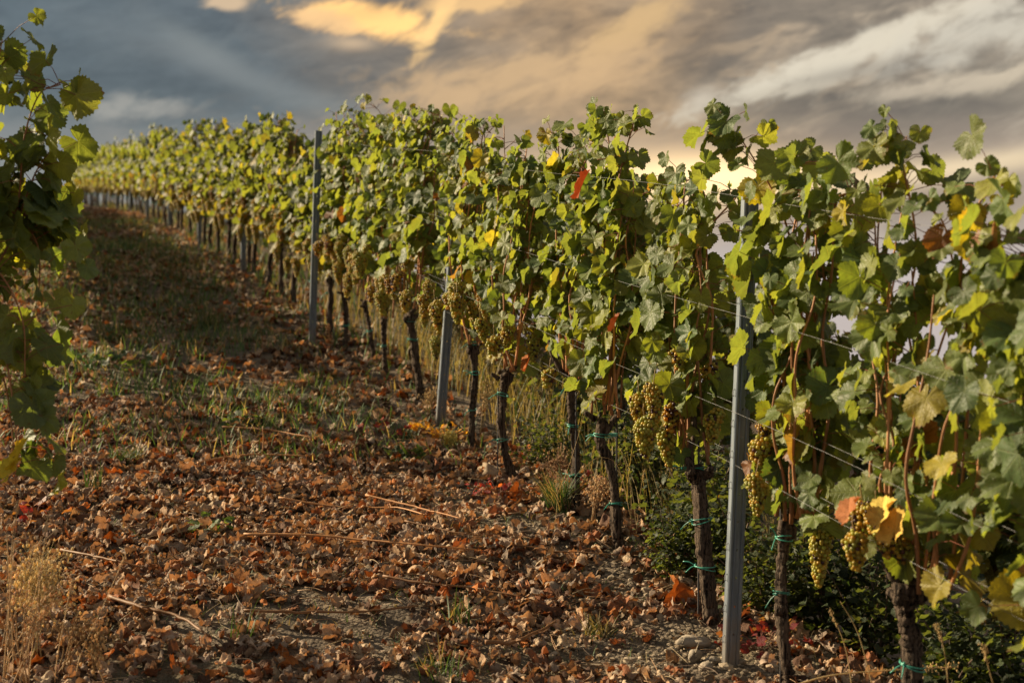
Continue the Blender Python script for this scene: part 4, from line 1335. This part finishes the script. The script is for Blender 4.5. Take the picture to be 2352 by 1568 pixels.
y5 = 5.9
stalk([(1268, 1290, 6.75), (1272, 1230, 6.75), (1280, 1150, 6.75), (1278, 1085, 6.75)], .0018, .09, 'straw stalk with a golden seed head standing over the big grass tuft')
stalk([(1256, 1290, 6.75), (1258, 1240, 6.75), (1262, 1180, 6.75)], .0018, 0, 'short dark red stem beside the golden seed head', (.18, .06, .05))
stalk([(1278, 1140, 7.0), (1310, 1060, 7.0), (1340, 960, 7.0), (1352, 915, 7.0)], .0012, .03, 'long thin curved straw crossing the thin straight trunk', hr=.004)
stalk([(1448, 1185, 6.3), (1432, 1110, 6.3), (1412, 1060, 6.3), (1370, 1052, 6.3), (1330, 1085, 6.3)], .0014, .05, 'arched pale straw left of the bent forked trunk', hr=.003)
stalk([(1445, 1240, 6.6), (1450, 1150, 6.6), (1440, 1080, 6.6), (1425, 1030, 6.6)], .0013, 0, 'upright straw just right of the bent forked trunk')
stalk([(1462, 1225, 6.6), (1468, 1150, 6.6), (1480, 1080, 6.6)], .0013, .04, 'second upright straw right of the bent forked trunk', hr=.004)
stalk([(1790, 1585, 4.75), (1900, 1552, 4.75), (2020, 1540, 4.75), (2200, 1530, 4.75)], .0035, .25, 'long pale straw lying across the lower right corner', (.50, .37, .18), .008)
stalk([(1960, 1600, 4.7), (1945, 1500, 4.7), (1925, 1440, 4.7), (1905, 1400, 4.7)], .0020, .06, 'yellow straw bending left in the lower right weeds', hr=.005)
stalk([(2010, 1600, 4.5), (1985, 1500, 4.5), (1965, 1440, 4.5), (1930, 1380, 4.5)], .0018, 0, 'slanting straw left of the knobbly head vine')
stalk([(2180, 1600, 4.2), (2170, 1500, 4.2), (2150, 1430, 4.2)], .0018, .06, 'straw right of the knobbly head vine', hr=.005)
stalk([(2290, 1600, 4.1), (2270, 1530, 4.1), (2260, 1480, 4.1)], .0018, .05, 'straw near the lower right corner', hr=.006)
stalk([(757, 790, 12.1), (755, 765, 12.1), (752, 742, 12.1)], .004, .25, 'small bright dry weed right of the third post foot', (.45, .26, .12), .014)
for k, (px, py, dy, lab) in enumerate([(95, 1230, 1180, 'feathery pale weed with nodding green seed plume at left'), (0, 0, 0, '')][:1]):
    pass


for k_, (x0, x1, y1, hd_, lb) in enumerate([(10, 40, 1150, .05, 'tall thin straw at the left edge beside the hanging yellow leaf'), (30, 15, 1210, .0, 'thin brown stalk at the left edge'),
                                     (70, 110, 1180, .06, 'thin pale stalk curving over the feathery weed'), (45, 95, 1300, .04, 'short pale stalk in front of the feathery weed'),
                                     (130, 165, 1330, .05, 'pale stalk right of the feathery weed'), (15, 85, 1390, .03, 'slanting pale stalk in the lower left corner'),
                                     (180, 290, 1270, .06, 'long bent straw leaning right at lower left'), (20, 60, 1480, .0, 'thick pale stem in the lower left corner')]):
    stalk([(x0 - 10, 1640, 4.95), (x0, 1520, 4.95), (x0 * .5 + x1 * .5, (1520 + y1) / 2, 4.95), (x1, y1, 4.95)], .0022, hd_, lb, (.55, .42, .26), .005)


def weed(base_px, Yb, H, n, label, colr, plume, lean=.3):
    """branched dry weed: a few stems, each with side clusters of small seeds"""
    x = (base_px[0] - 1176) / F * Yb; z = tz(x, Yb)
    root = tag(link('dry_weed', None, None, (x, Yb, z)), label, 'dry weed', 'dry grass stalks and weeds')
    mb = MB()
    for k in range(n):
        hd = MB()
        a = rsw.uniform(0, 6.28); l_ = H * rsw.uniform(.65, 1.05)
        dx = np.array([math.cos(a), math.sin(a) * .6, 0]) * l_ * lean * rsw.uniform(.3, 1.1) + np.array([.12 * l_, 0, 0])
        pth = smooth_path([rsw.normal(0, .02, 3) * (1, 1, 0), dx * .25 + (0, 0, l_ * .45), dx * .6 + (0, 0, l_ * .8), dx * 1.1 + (0, 0, l_)], 16)
        v, fs = tube_geo(pth, np.linspace(.0026, .0010, 16), 5); mb.add(v, fs, np.array(colr) * rsw.uniform(.6, 1.1))
        for q in range(int(plume * 34)):
            i_ = int(rsw.integers(8, 16))
            c_ = pth[i_] + rsw.normal(0, .012 + .012 * plume, 3)
            v0, f0 = ICO0
            hd.add(v0 * rsw.uniform(.002, .0055) * np.array([1, 1, 1.6]) + c_, [f0], np.array(colr) * rsw.uniform(.9, 1.6))
            vv, fs = tube_geo(np.array([pth[i_], c_]), .0006, 3, cap=False); mb.add(vv, fs, np.array(colr) * .8)
        link('seed_head', hd.mesh('seed_head', M_WEED), root)
    link('stem', mb.mesh('stem', M_WEED), root)


weed((85, 1440), 5.15, .40, 5, 'feathery pale green gold weed with drooping seed plumes at lower left', (.62, .50, .26), 2.8, .28)
weed((215, 1568), 4.95, .19, 3, 'short golden orange seed head weed at the lower left edge', (.52, .36, .17), 1.3, .2)
weed((20, 1420), 5.2, .46, 9, 'brown tangle of dry stems under the left vine', (.40, .29, .18), .35, .35)
weed((50, 1568), 4.9, .38, 8, 'dry straw weed in the lower left corner', (.46, .31, .17), .7, .5)
weed((150, 1560), 5.0, .22, 6, 'low straw weed between the feathery weed and the golden one', (.33, .22, .11), .7, .6)
weed((1262, 1115), 7.5, .22, 4, 'dry seed weed behind the big grass tuft', (.33, .21, .12), 1.4, .25)
weed((1360, 1215), 6.9, .26, 4, 'pale dry weed with a hanging seed head between the two tied trunks', (.42, .29, .16), 1.5, .25)
weed((985, 990), 9.2, .22, 4, 'pale dry weed at the foot of the leaning post', (.40, .29, .14), 1.2, .3)
weed((1105, 960), 8.9, .35, 4, 'tall dry weed between the leaning post and the crooked trunk', (.40, .30, .16), 1.2, .15)
weed((1035, 1030), 8.5, .10, 7, 'low yellow weed in the sun below the leaning post', (.40, .33, .09), .8, .6)


# low red-leaved creepers
def creeper(px, py, n, label, c0, size=.035, rad=.12, Yo=None):
    x, y = gnd(px, py) if Yo is None else Yo
    z = tz(x, y)
    root = tag(link('creeper', None, None, (x, y, z)), label, 'creeper', 'red-leaved creepers at the row foot')
    mb, st = MB(), MB()
    a = rsw.uniform(0, 6.28, n); r_ = rad * np.sqrt(rsw.random(n))
    X, Yl = np.cos(a) * r_ * 1.5, np.sin(a) * r_
    pos_ = np.stack([X, Yl, terrain(X + x, Yl + y) - z + rsw.uniform(.01, .09, n)], -1)
    col = np.array(c0) * rsw.uniform(.6, 1.5, (n, 1))
    put_leaves(mb, LEAF_LO, pos_, np.stack([rsw.normal(0, .6, n), rsw.normal(0, .6, n) - .2, np.ones(n)], -1), rsw.normal(0, 1, (n, 3)), rsw.uniform(.6, 1.3, n) * size, col, rsw)
    for q in pos_[::2]:
        v, fs = tube_geo(smooth_path([(q[0] * .3, q[1] * .3, 0), q * (.7, .7, .9), q], 5), .0011, 4, cap=False); st.add(v, fs, (.16, .05, .035))
    link('leaves', mb.mesh('leaves', M_LEAF), root); link('stem', st.mesh('stem', M_CANE), root)


creeper(1750, 1470, 60, 'dark red creeper leaves right of the nearest post foot', (.13, .014, .02))
creeper(1310, 1060, 45, 'bright red creeper leaves behind the thin straight trunk', (.20, .022, .02), .035, .13, (.36, 7.6))
creeper(1010, 1005, 60, 'yellow and orange creeper leaves at the foot of the leaning post', (.42, .20, .03), .04, .14)
creeper(880, 1010, 40, 'small dark red creeper left of the leaning post', (.26, .03, .03), .032, .12)
creeper(80, 1215, 16, 'crimson creeper leaves in the dry weeds under the left vine', (.15, .014, .022), .045, .12)
creeper(1150, 1150, 34, 'red creeper sprigs in front of the left-leaning trunk', (.30, .03, .03), .028, .14)
creeper(930, 1060, 26, 'green weed rosette in the litter left of the lit cane', (.05, .09, .025), .05, .08)
creeper(255, 870, 50, 'blurred dark green weed patch at left up the alley', (.04, .085, .03), .06, .22)
creeper(560, 1000, 24, 'green rosette weed near the orange twig', (.045, .085, .03), .05, .10)
creeper(480, 1245, 26, 'small green weed among the litter at left', (.06, .10, .03), .04, .08)


# bushes down the bank behind the row
def bush_geo(seed, n, rx, rz, size, c0, c1):
    rs = np.random.default_rng(seed)
    fo, st = MB(), MB()
    stems = 9
    for k in range(stems):
        a = rs.uniform(0, 6.28); l_ = rz * rs.uniform(.6, 1.1)
        top = np.array([math.cos(a) * rx * rs.uniform(.2, .9), math.sin(a) * rx * rs.uniform(.2, .9), l_])
        pth = smooth_path([(0, 0, 0), top * (.35, .35, .5) + rs.normal(0, .02, 3), top], 10)
        v, fs = tube_geo(pth, np.linspace(.006, .002, 10), 5); st.add(v, fs, (.10, .065, .045))
        m_ = n // stems
        i_ = rs.integers(2, 10, m_)
        pos_ = pth[i_] + rs.normal(0, .085, (m_, 3)) * (1, 1, .8)
        pos_[:, 2] = np.abs(pos_[:, 2])
        t_ = rs.random((m_, 1))
        col = (np.array(c0) * (1 - t_) + np.array(c1) * t_) * rs.uniform(.6, 1.25, (m_, 1))
        put_leaves(fo, LEAF_LO, pos_, np.stack([rs.normal(0, .6, m_), rs.normal(0, .6, m_), np.ones(m_)], -1), rs.normal(0, 1, (m_, 3)) - (0, 0, .4), rs.uniform(.5, 1.3, m_) * size, col, rs)
    return st.mesh('stem', M_CANE), fo.mesh('foliage', M_LEAF)


BUSH = [bush_geo(400 + k, 900, .36, .55, .038, (.016, .032, .012), (.045, .07, .022)) for k in range(3)] + [bush_geo(410, 420, .30, .5, .045, (.10, .085, .05), (.16, .13, .07))]
bushes = [(1600, 6.7, 1.0, 0, 'dark green bush in the gap between the bent trunk and the stout black trunk'), (1480, 7.4, 1.0, 1, 'dark green bramble behind the hanging bunches left of the nearest post'),
          (1680, 6.4, .9, 2, 'dark weedy bush directly behind the nearest post'), (1900, 5.8, 1.0, 1, 'dark weedy bush below the long hanging bunch'),
          (1760, 5.9, .75, 0, 'low dark bush right behind the slender straight trunk'), (2010, 5.6, .9, 2, 'dark bush behind the straws left of the knobbly head vine'),
          (2180, 5.2, .9, 0, 'dark bush right of the knobbly head vine'), (2330, 5.0, .9, 1, 'dark bush in the lower right corner'),
          (1420, 8.6, 1.25, 2, 'dark green bush behind the tied rod of the bent trunk'), (1340, 9.6, 1.5, 0, 'taller green bush seen between the thin trunk and the bent trunk'),
          (1250, 9.8, 1.15, 3, 'dry brownish bush between the left-leaning trunk and the thin trunk'), (1200, 10.2, 1.2, 3, 'dry brownish bush behind the left-leaning trunk'),
          (1130, 11.0, 1.2, 3, 'dry brownish bush behind the crooked trunk'), (1040, 12.4, 1.3, 1, 'green bush behind the leaning steel post'), (940, 13.6, 1.3, 3, 'dry bush behind the thick black trunk'),
          (1500, 9.4, 1.5, 1, 'green bush glimpsed above the hanging bunches'), (1600, 8.2, 1.3, 2, 'green bush glimpsed behind the leaves left of the nearest post'),
          (1240, 8.1, .55, 2, 'low green bush behind the pale weed'), (1545, 6.3, .6, 1, 'low dark weeds at the foot of the stout black trunk')]
for px, Y, sc, k, lab in bushes:
    x = (px - 1176) / F * Y; s_ = (x - row_x(Y)) * .942
    z = tz(x, Y)
    root = tag(link('bush', None, None, (x, Y, z - .03), (0, 0, rsw.uniform(0, 6)), sc), lab, 'bush', 'bushes on the bank behind the row')
    link('stem', BUSH[k][0], root); link('foliage', BUSH[k][1], root)
